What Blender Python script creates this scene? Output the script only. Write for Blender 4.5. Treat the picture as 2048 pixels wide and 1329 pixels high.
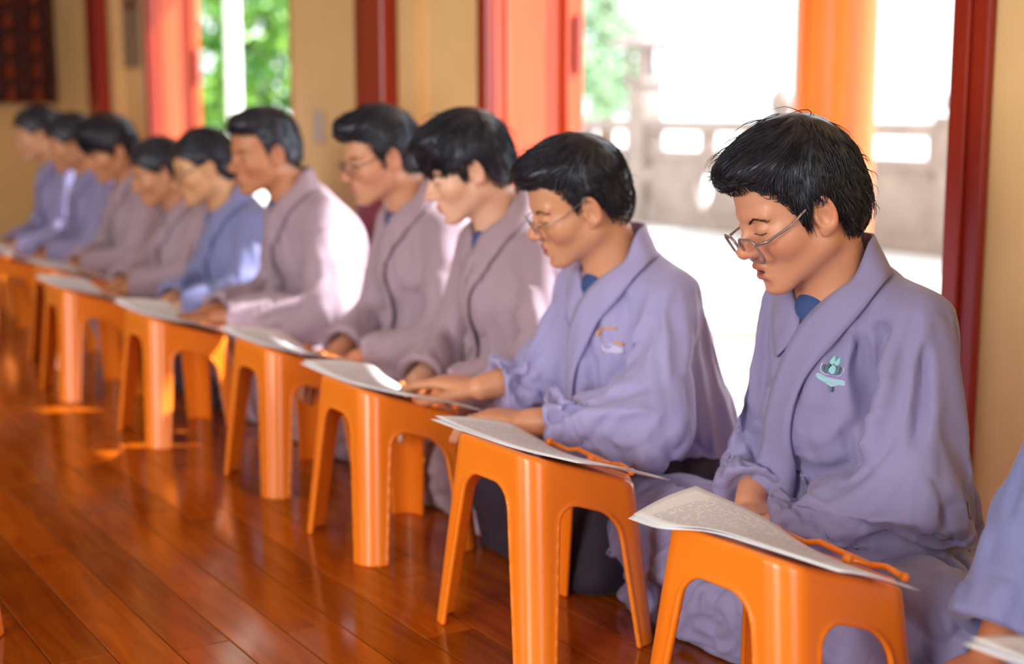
import bpy, math, random
import numpy as np
from mathutils import Vector, Matrix
from mathutils.bvhtree import BVHTree
from mathutils.geometry import tessellate_polygon

random.seed(7)
rng = np.random.default_rng(11)
for o in list(bpy.data.objects):
    bpy.data.objects.remove(o)
scene = bpy.context.scene
COL = scene.collection
PI = math.pi

# ------------------------------------------------------------------ camera
FOCAL_PX, HORIZON_PX, CAM_Z, AZ = 2850.0, 215.0, 0.85, math.radians(32.2)
cam_d = bpy.data.cameras.new('camera')
cam = bpy.data.objects.new('camera', cam_d)
COL.objects.link(cam)
cam.location = (0, 0, CAM_Z)
cam.rotation_euler = (PI / 2 - math.atan((664.5 - HORIZON_PX) / FOCAL_PX), 0, -AZ)
cam_d.sensor_width = 36.0
cam_d.lens = 36.0 * FOCAL_PX / 2048.0
cam_d.clip_start, cam_d.clip_end = 0.05, 200
cam_d.dof.use_dof = True
cam_d.dof.focus_distance = 1.98
cam_d.dof.aperture_fstop = 2.2
cam_d.dof.aperture_blades = 9
scene.camera = cam

# ------------------------------------------------------------------ world, sun, fill lamps, exposure
world = bpy.data.worlds.new('sky')
scene.world = world
world.use_nodes = True
wn = world.node_tree.nodes
wn['Background'].inputs[0].default_value = (0.86, 0.93, 1.0, 1)
wn['Background'].inputs[1].default_value = 3.0

sun_d = bpy.data.lights.new('sun', 'SUN')
sun_d.energy = 15.0
sun_d.angle = math.radians(0.6)
sun_d.color = (1.0, 0.97, 0.93)
sun = bpy.data.objects.new('sun', sun_d)
COL.objects.link(sun)
sun.location = (8, -2, 8)
sun.rotation_euler = Vector((-1.0, 0.45, -1.0)).to_track_quat('-Z', 'Y').to_euler()


def fill_lamp(name, loc, target, sx, sy, power, color):
    d = bpy.data.lights.new(name, 'AREA')
    d.shape = 'RECTANGLE'
    d.size, d.size_y = sx, sy
    d.energy = power
    d.color = color
    o = bpy.data.objects.new(name, d)
    COL.objects.link(o)
    o.location = loc
    o.rotation_euler = (Vector(target) - Vector(loc)).to_track_quat('-Z', 'Y').to_euler()
    return o


# added fill lamps, set in assumed doorways out of view opposite and behind
fill_lamp('hall_fill_lamp', (-4.9, -0.6, 1.4), (1.3, 1.6, 0.5), 2.0, 2.4, 215, (1.0, 0.93, 0.86))
fill_lamp('hall_fill_lamp', (-4.9, 3.2, 1.4), (1.3, 2.6, 0.5), 2.0, 2.4, 30, (1.0, 0.93, 0.86))
fill_lamp('hall_fill_lamp', (-0.4, -3.9, 1.5), (1.3, 2.0, 0.5), 2.2, 2.4, 60, (1.0, 0.95, 0.9))

vs = scene.view_settings
vs.view_transform = 'Standard'
vs.look = 'None'
vs.gamma = 1.0
vs.use_curve_mapping = False
vs.exposure = 0.0
scene.cycles.max_bounces = 8
scene.cycles.transparent_max_bounces = 12
scene.cycles.sample_clamp_indirect = 4.0
scene.cycles.caustics_reflective = False
scene.cycles.caustics_refractive = False


# ------------------------------------------------------------------ material helpers
def srgb(r, g, b):
    f = lambda c: (c / 255 / 12.92) if c / 255 <= 0.04045 else ((c / 255 + 0.055) / 1.055) ** 2.4
    return (f(r), f(g), f(b), 1.0)


def new_mat(name, color=(0.5, 0.5, 0.5, 1), rough=0.5, **kw):
    m = bpy.data.materials.new(name)
    m.use_nodes = True
    b = m.node_tree.nodes['Principled BSDF']
    b.inputs['Base Color'].default_value = color
    b.inputs['Roughness'].default_value = rough
    for k, v in kw.items():
        b.inputs[k.replace('_', ' ')].default_value = v
    return m


def N(m, kind, **kw):
    n = m.node_tree.nodes.new(kind)
    for k, v in kw.items():
        if isinstance(v, (int, float, tuple)) and k in n.inputs:
            n.inputs[k].default_value = v
        else:
            setattr(n, k, v)
    return n


def L(m, a, ao, b, bi):
    m.node_tree.links.new(a.outputs[ao], b.inputs[bi])


def bsdf(m):
    return m.node_tree.nodes['Principled BSDF']


def vary(m, c1, c2, scale=8, stretch=(1, 1, 1), bump=0.0, bscale=None, detail=5, coords='Object', lo=0.35, hi=0.65, bdist=0.002):
    """two-tone noise colour and a little relief"""
    tc = N(m, 'ShaderNodeTexCoord')
    mp = N(m, 'ShaderNodeMapping')
    mp.inputs['Scale'].default_value = stretch
    L(m, tc, coords, mp, 'Vector')
    nz = N(m, 'ShaderNodeTexNoise')
    nz.inputs['Scale'].default_value = scale
    nz.inputs['Detail'].default_value = detail
    L(m, mp, 'Vector', nz, 'Vector')
    cr = N(m, 'ShaderNodeValToRGB')
    cr.color_ramp.elements[0].position, cr.color_ramp.elements[0].color = lo, c1
    cr.color_ramp.elements[1].position, cr.color_ramp.elements[1].color = hi, c2
    L(m, nz, 'Fac', cr, 'Fac')
    L(m, cr, 'Color', bsdf(m), 'Base Color')
    if bump:
        n2 = N(m, 'ShaderNodeTexNoise')
        n2.inputs['Scale'].default_value = bscale or scale * 4
        n2.inputs['Detail'].default_value = 3
        L(m, mp, 'Vector', n2, 'Vector')
        bp = N(m, 'ShaderNodeBump')
        bp.inputs['Strength'].default_value = bump
        bp.inputs['Distance'].default_value = bdist
        L(m, n2, 'Fac', bp, 'Height')
        L(m, bp, 'Normal', bsdf(m), 'Normal')
    return m, cr


# ------------------------------------------------------------------ mesh helpers
def link(o, parent=None):
    COL.objects.link(o)
    if parent is not None:
        o.parent = parent
    return o


def empty(name, loc=(0, 0, 0), rz=0.0):
    o = bpy.data.objects.new(name, None)
    o.location = loc
    o.rotation_euler = (0, 0, rz)
    o.empty_display_size = 0.05
    return link(o)


def tag(o, label=None, cat=None, group=None, kind=None):
    if label: o['label'] = label
    if cat: o['category'] = cat
    if group: o['group'] = group
    if kind: o['kind'] = kind
    return o


def mesh_np(name, V, F, mat=None, smooth=True, attr=None):
    """V (n,3), F (m,4) or (m,3) -> mesh datablock"""
    V = np.ascontiguousarray(V, np.float32)
    F = np.ascontiguousarray(F, np.int32)
    me = bpy.data.meshes.new(name)
    k = F.shape[1]
    me.vertices.add(len(V))
    me.vertices.foreach_set('co', V.ravel())
    me.loops.add(F.size)
    me.loops.foreach_set('vertex_index', F.ravel())
    me.polygons.add(len(F))
    me.polygons.foreach_set('loop_start', np.arange(0, F.size, k, dtype=np.int32))
    me.polygons.foreach_set('use_smooth', np.full(len(F), smooth))
    me.update(calc_edges=True)
    me.validate()
    if attr is not None:
        a = me.attributes.new('tint', 'FLOAT_COLOR', 'POINT')
        a.data.foreach_set('color', np.ascontiguousarray(attr, np.float32).ravel())
    if mat: me.materials.append(mat)
    return me


class MB:
    """collects simple shapes into one mesh"""
    def __init__(self):
        self.v, self.f = [], []

    def add(self, vs_, fs_):
        o = len(self.v)
        self.v += [tuple(p) for p in vs_]
        self.f += [tuple(i + o for i in f) for f in fs_]
        return self

    def box(self, x0, x1, y0, y1, z0, z1, c=0.0):
        if c <= 0:
            vs_ = [(x, y, z) for z in (z0, z1) for x, y in ((x0, y0), (x1, y0), (x1, y1), (x0, y1))]
            return self.add(vs_, [(3, 2, 1, 0), (4, 5, 6, 7), (0, 1, 5, 4), (1, 2, 6, 5), (2, 3, 7, 6), (3, 0, 4, 7)])
        pts = [(x0 + c, y0), (x1 - c, y0), (x1, y0 + c), (x1, y1 - c), (x1 - c, y1), (x0 + c, y1), (x0, y1 - c), (x0, y0 + c)]
        inn = [(x0 + c * 1.7, y0 + c), (x1 - c * 1.7, y0 + c), (x1 - c, y0 + c * 1.7), (x1 - c, y1 - c * 1.7), (x1 - c * 1.7, y1 - c), (x0 + c * 1.7, y1 - c), (x0 + c, y1 - c * 1.7), (x0 + c, y0 + c * 1.7)]
        vs_ = [(*p, z0) for p in inn] + [(*p, z0 + c) for p in pts] + [(*p, z1 - c) for p in pts] + [(*p, z1) for p in inn]
        fs_ = [tuple(range(7, -1, -1)), tuple(range(24, 32))]
        for r in range(3):
            for i in range(8):
                j = (i + 1) % 8
                fs_.append((r * 8 + i, r * 8 + j, r * 8 + 8 + j, r * 8 + 8 + i))
        return self.add(vs_, fs_)

    def tube(self, pts, r, n=8, caps=True):
        """r a number or list; round tube along pts"""
        pts = [Vector(p) for p in pts]
        rs = r if hasattr(r, '__len__') else [r] * len(pts)
        vs_, fs_ = [], []
        t = (pts[1] - pts[0]).normalized()
        ref = Vector((0, 0, 1)) if abs(t.z) < 0.9 else Vector((1, 0, 0))
        u = t.cross(ref).normalized()
        for i, p in enumerate(pts):
            a, b = pts[max(i - 1, 0)], pts[min(i + 1, len(pts) - 1)]
            t = (b - a).normalized()
            u = (u - t * u.dot(t)).normalized()
            w = t.cross(u)
            for k in range(n):
                an = 2 * PI * k / n
                vs_.append(p + (u * math.cos(an) + w * math.sin(an)) * rs[i])
        for i in range(len(pts) - 1):
            for k in range(n):
                k2 = (k + 1) % n
                fs_.append((i * n + k, i * n + k2, (i + 1) * n + k2, (i + 1) * n + k))
        if caps:
            fs_.append(tuple(range(n - 1, -1, -1)))
            fs_.append(tuple((len(pts) - 1) * n + k for k in range(n)))
        return self.add(vs_, fs_)

    def lathe(self, prof, c=(0, 0, 0), n=16):
        """prof list of (r, z)"""
        vs_ = [(c[0] + r * math.cos(2 * PI * k / n), c[1] + r * math.sin(2 * PI * k / n), c[2] + z) for r, z in prof for k in range(n)]
        fs_ = [(i * n + k, i * n + (k + 1) % n, (i + 1) * n + (k + 1) % n, (i + 1) * n + k) for i in range(len(prof) - 1) for k in range(n)]
        fs_.append(tuple(range(n - 1, -1, -1)))
        fs_.append(tuple((len(prof) - 1) * n + k for k in range(n)))
        return self.add(vs_, fs_)

    def mesh(self, name, mat, smooth=False):
        me = bpy.data.meshes.new(name)
        me.from_pydata(self.v, [], self.f)
        if smooth is True:
            me.polygons.foreach_set('use_smooth', [True] * len(me.polygons))
        elif smooth:
            me.polygons.foreach_set('use_smooth', [True] * len(me.polygons))
            me.set_sharp_from_angle(angle=smooth)
        if mat: me.materials.append(mat)
        return me

    def build(self, name, mat, parent=None, smooth=False, loc=None):
        o = bpy.data.objects.new(name, self.mesh(name, mat, smooth))
        if loc: o.location = loc
        return link(o, parent)


def put(name, me, parent=None):
    return link(bpy.data.objects.new(name, me), parent)


# ------------------------------------------------------------------ signed distance modelling
def vec(*a): return np.array(a, np.float32)


def smin(a, b, k):
    h = np.clip(0.5 + 0.5 * (b - a) / k, 0, 1)
    return b + (a - b) * h - k * h * (1 - h)


def smax(a, b, k): return -smin(-a, -b, k)


def ell(P, c, r, R=None):
    q = P - np.asarray(c, np.float32)
    if R is not None: q = q @ np.asarray(R, np.float32)
    r = np.asarray(r, np.float32)
    a = q / r
    k0 = np.sqrt((a * a).sum(1))
    b = a / r
    k1 = np.sqrt((b * b).sum(1))
    return k0 * (k0 - 1) / (k1 + 1e-6)


def sph(P, c, r):
    q = P - np.asarray(c, np.float32)
    return np.sqrt((q * q).sum(1)) - r


def cap(P, a, b, ra, rb=None):
    a = np.asarray(a, np.float32); b = np.asarray(b, np.float32)
    rb = ra if rb is None else rb
    ba = b - a
    pa = P - a
    h = np.clip(pa @ ba / max(float(ba @ ba), 1e-9), 0, 1)
    q = pa - h[:, None] * ba
    return np.sqrt((q * q).sum(1)) - (ra + (rb - ra) * h)


def polyd(P, pts):
    """distance to a polyline and the running parameter 0..1"""
    best = np.full(len(P), 9.0, np.float32); tt = np.zeros(len(P), np.float32)
    n = len(pts) - 1
    for i in range(n):
        a = np.asarray(pts[i], np.float32); b = np.asarray(pts[i + 1], np.float32)
        ba = b - a; pa = P - a
        h = np.clip(pa @ ba / max(float(ba @ ba), 1e-9), 0, 1)
        q = pa - h[:, None] * ba
        d = np.sqrt((q * q).sum(1))
        m = d < best
        best[m] = d[m]; tt[m] = (i + h[m]) / n
    return best, tt


_TAB = np.random.default_rng(3).random((32, 32, 32)).astype(np.float32)


def vnoise(Q):
    """value noise, Q (n,3) -> 0..1"""
    i = np.floor(Q).astype(np.int32)
    f = (Q - i).astype(np.float32)
    f = f * f * (3 - 2 * f)
    i0 = i & 31; i1 = (i + 1) & 31
    x0, y0, z0 = i0.T; x1, y1, z1 = i1.T
    fx, fy, fz = f.T
    a = _TAB[x0, y0, z0] * (1 - fx) + _TAB[x1, y0, z0] * fx
    b = _TAB[x0, y1, z0] * (1 - fx) + _TAB[x1, y1, z0] * fx
    c = _TAB[x0, y0, z1] * (1 - fx) + _TAB[x1, y0, z1] * fx
    d = _TAB[x0, y1, z1] * (1 - fx) + _TAB[x1, y1, z1] * fx
    e = a * (1 - fy) + b * fy
    g = c * (1 - fy) + d * fy
    return e * (1 - fz) + g * fz


_EDGES = [((0, 0, 0), (1, 0, 0)), ((0, 1, 0), (1, 1, 0)), ((0, 0, 1), (1, 0, 1)), ((0, 1, 1), (1, 1, 1)),
          ((0, 0, 0), (0, 1, 0)), ((1, 0, 0), (1, 1, 0)), ((0, 0, 1), (0, 1, 1)), ((1, 0, 1), (1, 1, 1)),
          ((0, 0, 0), (0, 0, 1)), ((1, 0, 0), (1, 0, 1)), ((0, 1, 0), (0, 1, 1)), ((1, 1, 0), (1, 1, 1))]


def ev(fn, P, chunk=300000):
    if len(P) <= chunk: return fn(P).astype(np.float32)
    return np.concatenate([fn(P[i:i + chunk]).astype(np.float32) for i in range(0, len(P), chunk)])


def grad(fn, P, e=0.0008):
    g = np.empty_like(P)
    for k in range(3):
        d = np.zeros(3, np.float32); d[k] = e
        g[:, k] = (ev(fn, P + d) - ev(fn, P - d)) / (2 * e)
    return g


def snap(fn, P, off=0.0, it=4, lim=0.02):
    """move points onto the surface fn = off"""
    P = np.array(P, np.float32)
    for _ in range(it):
        g = grad(fn, P)
        d = ev(fn, P) - off
        P -= (np.clip(d, -lim, lim) / np.maximum((g * g).sum(1), 0.2))[:, None] * g
    return P


def mesh_sdf(fn, lo, hi, h, B=8, slack=0.02, refine=1):
    lo = np.asarray(lo, np.float32); hi = np.asarray(hi, np.float32)
    n = np.maximum(np.ceil((hi - lo) / h / B).astype(int), 1)
    NN = n * B + 1
    bc = np.stack(np.meshgrid(*[lo[i] + (np.arange(n[i]) + 0.5) * B * h for i in range(3)], indexing='ij'), -1).reshape(-1, 3).astype(np.float32)
    dc = ev(fn, bc).reshape(n)
    act = np.abs(dc) < B * h * 0.9 + slack
    ix = [np.minimum(np.arange(NN[i]) // B, n[i] - 1) for i in range(3)]
    D = np.where(dc[np.ix_(*ix)] < 0, -1.0, 1.0).astype(np.float32)
    M = np.zeros(NN, bool)
    for a, b, c in np.argwhere(act):
        M[a * B:a * B + B + 1, b * B:b * B + B + 1, c * B:c * B + B + 1] = True
    idx = np.argwhere(M)
    D[M] = ev(fn, (lo + idx * np.float32(h)).astype(np.float32))
    S = D < 0
    c = np.zeros(NN - 1, np.int8)
    for dx in (0, 1):
        for dy in (0, 1):
            for dz in (0, 1):
                c += S[dx:NN[0] - 1 + dx, dy:NN[1] - 1 + dy, dz:NN[2] - 1 + dz]
    A = (c > 0) & (c < 8)
    ci = np.argwhere(A)
    vid = np.full(NN - 1, -1, np.int32)
    vid[A] = np.arange(len(ci))
    acc = np.zeros((len(ci), 3), np.float32); cnt = np.zeros(len(ci), np.float32)
    for oa, ob in _EDGES:
        pa = ci + oa; pb = ci + ob
        da = D[pa[:, 0], pa[:, 1], pa[:, 2]]; db = D[pb[:, 0], pb[:, 1], pb[:, 2]]
        m = (da < 0) != (db < 0)
        t = np.where(m, da / np.where(m, da - db, 1), 0)
        p = np.array(oa, np.float32) + t[:, None] * (np.array(ob, np.float32) - np.array(oa, np.float32))
        acc += p * m[:, None]; cnt += m
    V = lo + (ci + acc / np.maximum(cnt, 1)[:, None]) * np.float32(h)
    Fs = []
    for ax in range(3):
        u, v = (ax + 1) % 3, (ax + 2) % 3
        sl0 = [slice(None)] * 3; sl1 = [slice(None)] * 3
        sl0[ax] = slice(0, NN[ax] - 1); sl1[ax] = slice(1, NN[ax])
        s0, s1 = S[tuple(sl0)], S[tuple(sl1)]
        e = np.argwhere(s0 != s1)
        e = e[(e[:, u] > 0) & (e[:, v] > 0) & (e[:, u] < NN[u] - 1) & (e[:, v] < NN[v] - 1)]
        if not len(e): continue
        du = np.zeros(3, int); du[u] = 1
        dv = np.zeros(3, int); dv[v] = 1
        q = [e, e - du, e - du - dv, e - dv]
        q = np.stack([vid[p[:, 0], p[:, 1], p[:, 2]] for p in q], 1)
        fl = ~s0[e[:, 0], e[:, 1], e[:, 2]]
        q[fl] = q[fl][:, ::-1]
        Fs.append(q)
    F = np.concatenate(Fs)
    F = F[(F >= 0).all(1)]
    V = V.astype(np.float32)
    for _ in range(refine):
        g = grad(fn, V)
        d = ev(fn, V)
        V = V - (np.clip(d, -h * 0.5, h * 0.5) / np.maximum((g * g).sum(1), 0.3))[:, None] * g
    return V, F


def rotm(yaw=0, pitch=0, roll=0):
    """columns = local axes; +x forward, +y left, +z up; pitch > 0 looks down, yaw > 0 to the left"""
    return np.array((Matrix.Rotation(yaw, 3, 'Z') @ Matrix.Rotation(pitch, 3, 'Y') @ Matrix.Rotation(roll, 3, 'X')), np.float32)


def smooth01(x, a, b):
    t = np.clip((x - a) / (b - a), 0, 1)
    return t * t * (3 - 2 * t)


def crom(pts, n):
    """Catmull-Rom through pts, n samples"""
    pts = [np.asarray(p, np.float64) for p in pts]
    p = [2 * pts[0] - pts[1]] + pts + [2 * pts[-1] - pts[-2]]
    out = []
    m = len(pts) - 1
    for k in range(n):
        t = k / (n - 1) * m
        i = min(int(t), m - 1); f = t - i
        a, b, c, d = p[i:i + 4]
        out.append(0.5 * ((2 * b) + (-a + c) * f + (2 * a - 5 * b + 4 * c - d) * f * f + (-a + 3 * b - 3 * c + d) * f ** 3))
    return np.array(out, np.float32)

# ------------------------------------------------------------------ materials
M = {}
m = M['plank'] = new_mat('floor_wood', rough=0.2)
oi = N(m, 'ShaderNodeObjectInfo')
tc = N(m, 'ShaderNodeTexCoord')
mp = N(m, 'ShaderNodeMapping'); mp.inputs['Scale'].default_value = (9, 0.9, 4)
ad = N(m, 'ShaderNodeVectorMath', operation='MULTIPLY_ADD')
ad.inputs[1].default_value = (1, 1, 1)
sc_ = N(m, 'ShaderNodeVectorMath', operation='SCALE'); sc_.inputs['Scale'].default_value = 37.0
cb = N(m, 'ShaderNodeCombineXYZ')
for k in 'XYZ': L(m, oi, 'Random', cb, k)
L(m, cb, 'Vector', sc_, 0)
L(m, tc, 'Object', ad, 0); L(m, sc_, 'Vector', ad, 2); L(m, ad, 'Vector', mp, 'Vector')
nz = N(m, 'ShaderNodeTexNoise'); nz.inputs['Scale'].default_value = 5.0; nz.inputs['Detail'].default_value = 7; nz.inputs['Distortion'].default_value = 0.8
L(m, mp, 'Vector', nz, 'Vector')
cr = N(m, 'ShaderNodeValToRGB')
cr.color_ramp.elements[0].position, cr.color_ramp.elements[0].color = 0.25, srgb(146, 64, 5)
cr.color_ramp.elements[1].position, cr.color_ramp.elements[1].color = 0.8, srgb(190, 96, 16)
L(m, nz, 'Fac', cr, 'Fac')
hs = N(m, 'ShaderNodeHueSaturation')
mr = N(m, 'ShaderNodeMapRange'); mr.inputs['To Min'].default_value = 0.72; mr.inputs['To Max'].default_value = 1.2
L(m, oi, 'Random', mr, 'Value'); L(m, mr, 'Result', hs, 'Value'); L(m, cr, 'Color', hs, 'Color')
L(m, hs, 'Color', bsdf(m), 'Base Color')
bp = N(m, 'ShaderNodeBump'); bp.inputs['Strength'].default_value = 0.05; bp.inputs['Distance'].default_value = 0.001
L(m, nz, 'Fac', bp, 'Height'); L(m, bp, 'Normal', bsdf(m), 'Normal')
n2 = N(m, 'ShaderNodeTexNoise'); n2.inputs['Scale'].default_value = 6
L(m, tc, 'Object', n2, 'Vector')
r2 = N(m, 'ShaderNodeMapRange'); r2.inputs['To Min'].default_value = 0.08; r2.inputs['To Max'].default_value = 0.18
L(m, n2, 'Fac', r2, 'Value'); L(m, r2, 'Result', bsdf(m), 'Roughness')

M['underfloor'] = vary(new_mat('underfloor', rough=0.4), srgb(46, 18, 5), srgb(64, 26, 8), 3, (6, 1, 1))[0]
M['wall'] = vary(new_mat('cream_plaster', rough=0.75), srgb(222, 184, 124), srgb(230, 194, 134), 2.5, bump=0.08, bscale=60)[0]
M['ceiling'] = vary(new_mat('ceiling_boards', rough=0.6), srgb(214, 204, 190), srgb(224, 214, 200), 3, (1, 8, 1))[0]
M['redwood'] = vary(new_mat('red_lacquer_wood', rough=0.28), srgb(128, 28, 14), srgb(150, 40, 18), 3, (6, 6, 0.6))[0]
M['doorwood'] = vary(new_mat('orange_lacquer_wood', rough=0.25), srgb(196, 74, 34), srgb(214, 92, 44), 2, (7, 7, 0.5))[0]
M['pillar'] = vary(new_mat('golden_wood', rough=0.35), srgb(172, 76, 12), srgb(192, 94, 20), 2, (7, 7, 0.5))[0]
M['darkwood'] = vary(new_mat('dark_carved_wood', rough=0.4), srgb(64, 16, 8), srgb(92, 24, 10), 5)[0]
M['gold'] = new_mat('gilt', srgb(150, 60, 26), 0.4, Metallic=0.4)
M['stone'] = vary(new_mat('pale_stone', rough=0.8), srgb(140, 128, 124), srgb(156, 144, 138), 5, bump=0.2, bscale=40)[0]
M['ground'] = vary(new_mat('pale_paving', rough=0.8), srgb(205, 205, 205), srgb(222, 222, 222), 1.2)[0]
M['leaf'] = vary(new_mat('leaves', rough=0.45, Subsurface_Weight=0.0), srgb(52, 116, 26), srgb(122, 170, 50), 2.0)[0]
M['bark'] = vary(new_mat('bark', rough=0.8), srgb(90, 70, 55), srgb(130, 105, 85), 8, (3, 3, 0.7))[0]
M['whitewall'] = vary(new_mat('white_wall', rough=0.8), srgb(225, 225, 228), srgb(235, 235, 238), 2)[0]
M['brownframe'] = vary(new_mat('brown_frame', rough=0.5), srgb(110, 60, 50), srgb(128, 74, 60), 4)[0]
M['notice'] = vary(new_mat('grey_notice', rough=0.6), srgb(128, 110, 90), srgb(150, 132, 110), 30)[0]
M['switch'] = new_mat('switch_plastic', srgb(190, 175, 160), 0.4)
m = M['orange'] = new_mat('orange_plastic', srgb(240, 112, 14), 0.3, Subsurface_Weight=0.0)
vary(m, srgb(245, 128, 24), srgb(252, 140, 34), 3, bump=0.03, bscale=260)
bsdf(m).inputs['Coat Weight'].default_value = 0.3
bsdf(m).inputs['Coat Roughness'].default_value = 0.18

# paper with lines of small print
m = M['paper'] = new_mat('printed_paper', srgb(238, 240, 246), 0.6)
uv = N(m, 'ShaderNodeUVMap')
sp = N(m, 'ShaderNodeSeparateXYZ'); L(m, uv, 'UV', sp, 'Vector')
rows = N(m, 'ShaderNodeMath', operation='MULTIPLY'); rows.inputs[1].default_value = 30.0; L(m, sp, 'Y', rows, 0)
fr = N(m, 'ShaderNodeMath', operation='FRACT'); L(m, rows, 'Value', fr, 0)
fl = N(m, 'ShaderNodeMath', operation='FLOOR'); L(m, rows, 'Value', fl, 0)
row_on = N(m, 'ShaderNodeMath', operation='LESS_THAN'); row_on.inputs[1].default_value = 0.42; L(m, fr, 'Value', row_on, 0)
wv = N(m, 'ShaderNodeCombineXYZ')
wx = N(m, 'ShaderNodeMath', operation='MULTIPLY'); wx.inputs[1].default_value = 46.0; L(m, sp, 'X', wx, 0)
wy = N(m, 'ShaderNodeMath', operation='MULTIPLY'); wy.inputs[1].default_value = 7.31; L(m, fl, 'Value', wy, 0)
L(m, wx, 'Value', wv, 'X'); L(m, wy, 'Value', wv, 'Y')
wn_ = N(m, 'ShaderNodeTexNoise'); wn_.inputs['Scale'].default_value = 1.0; wn_.inputs['Detail'].default_value = 1
L(m, wv, 'Vector', wn_, 'Vector')
won = N(m, 'ShaderNodeMath', operation='GREATER_THAN'); won.inputs[1].default_value = 0.43; L(m, wn_, 'Fac', won, 0)
def band(sock, lo, hi):
    a = N(m, 'ShaderNodeMath', operation='GREATER_THAN'); a.inputs[1].default_value = lo; L(m, sp, sock, a, 0)
    b = N(m, 'ShaderNodeMath', operation='LESS_THAN'); b.inputs[1].default_value = hi; L(m, sp, sock, b, 0)
    c = N(m, 'ShaderNodeMath', operation='MULTIPLY'); L(m, a, 'Value', c, 0); L(m, b, 'Value', c, 1)
    return c
mul = N(m, 'ShaderNodeMath', operation='MULTIPLY'); L(m, row_on, 'Value', mul, 0); L(m, won, 'Value', mul, 1)
for bnd in (band('X', 0.1, 0.9), band('Y', 0.1, 0.9)):
    m3 = N(m, 'ShaderNodeMath', operation='MULTIPLY'); L(m, mul, 'Value', m3, 0); L(m, bnd, 'Value', m3, 1); mul = m3
mx = N(m, 'ShaderNodeMix', data_type='RGBA')
mx.inputs[6].default_value = srgb(238, 240, 246); mx.inputs[7].default_value = srgb(188, 192, 210)
L(m, mul, 'Value', mx, 0); m.node_tree.links.new(mx.outputs[2], bsdf(m).inputs['Base Color'])


def struct(o, label=None):
    o['kind'] = 'structure'
    if label: o['label'] = label
    return o


# ------------------------------------------------------------------ the hall
W = 2.2            # inner face of the door wall
WT = 0.22          # its thickness
OPEN = [(1.86, 3.60), (5.04, 6.66)]
floor = struct(MB().box(-5.2, 2.42, -4.2, 8.7, -0.12, -0.004).build('floor', M['underfloor']), 'glossy orange brown plank floor of the hall')

PW = 0.09
lens = [0.48, 0.58, 0.68, 0.80]
plank_me = [MB().box(-PW / 2 + 0.0009, PW / 2 - 0.0009, -l / 2 + 0.0009, l / 2 - 0.0009, -0.012, 0, 0.0011).mesh('plank', M['plank']) for l in lens]
x = 0.29
row = 0
while x < W + 0.04:
    y = 0.85 - random.random() * 0.8 + 0.0
    y_end = 7.4
    while y < y_end:
        k = random.randrange(4)
        yc = y + lens[k] / 2
        # keep the boards in sight of the row of desks
        if x > 0.20 * yc - 0.25:
            o = put('plank', plank_me[k], floor)
            o.location = (x, yc, random.uniform(-0.0006, 0.0))
        y += lens[k]
    x += PW
    row += 1

wr = MB()
ys = [(-4.2, OPEN[0][0]), (OPEN[0][1], OPEN[1][0]), (OPEN[1][1], 8.7)]
for a, b in ys: wr.box(W, W + WT, a, b, -0.1, 3.3)
for a, b in OPEN: wr.box(W, W + WT, a, b, 2.5, 3.3)
wr.box(W - 0.035, W, 4.00, 4.44, 0, 3.2)
wr.box(W - 0.035, W, 7.12, 7.54, 0, 3.2)
struct(wr.build('wall_right', M['wall']), 'cream plaster wall with two wide open doorways')
struct(MB().box(-5.2, W, 8.45, 8.7, -0.1, 3.3).build('wall_far', M['wall']), 'dim cream wall at the far end of the hall')
wl = MB()
for a, b in ((-4.2, -1.6), (0.4, 2.2), (4.2, 8.7)): wl.box(-5.2, -5.0, a, b, -0.1, 3.3)
for a, b in ((-1.6, 0.4), (2.2, 4.2)): wl.box(-5.2, -5.0, a, b, 2.6, 3.3)
struct(wl.build('wall_left', M['wall']))
wk = MB().box(-5.2, -1.5, -4.2, -4.0, -0.1, 3.3).box(0.7, W, -4.2, -4.0, -0.1, 3.3).box(-1.5, 0.7, -4.2, -4.0, 2.6, 3.3)
struct(wk.build('wall_near', M['wall']))
struct(MB().box(-5.2, W + WT, -4.2, 8.7, 3.2, 3.35).build('ceiling', M['ceiling']))
struct(MB().box(W + WT, 4.25, -4.2, 12, 3.27, 3.5).build('trim_1', M['ceiling']), 'deep roof eave over the terrace')


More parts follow.
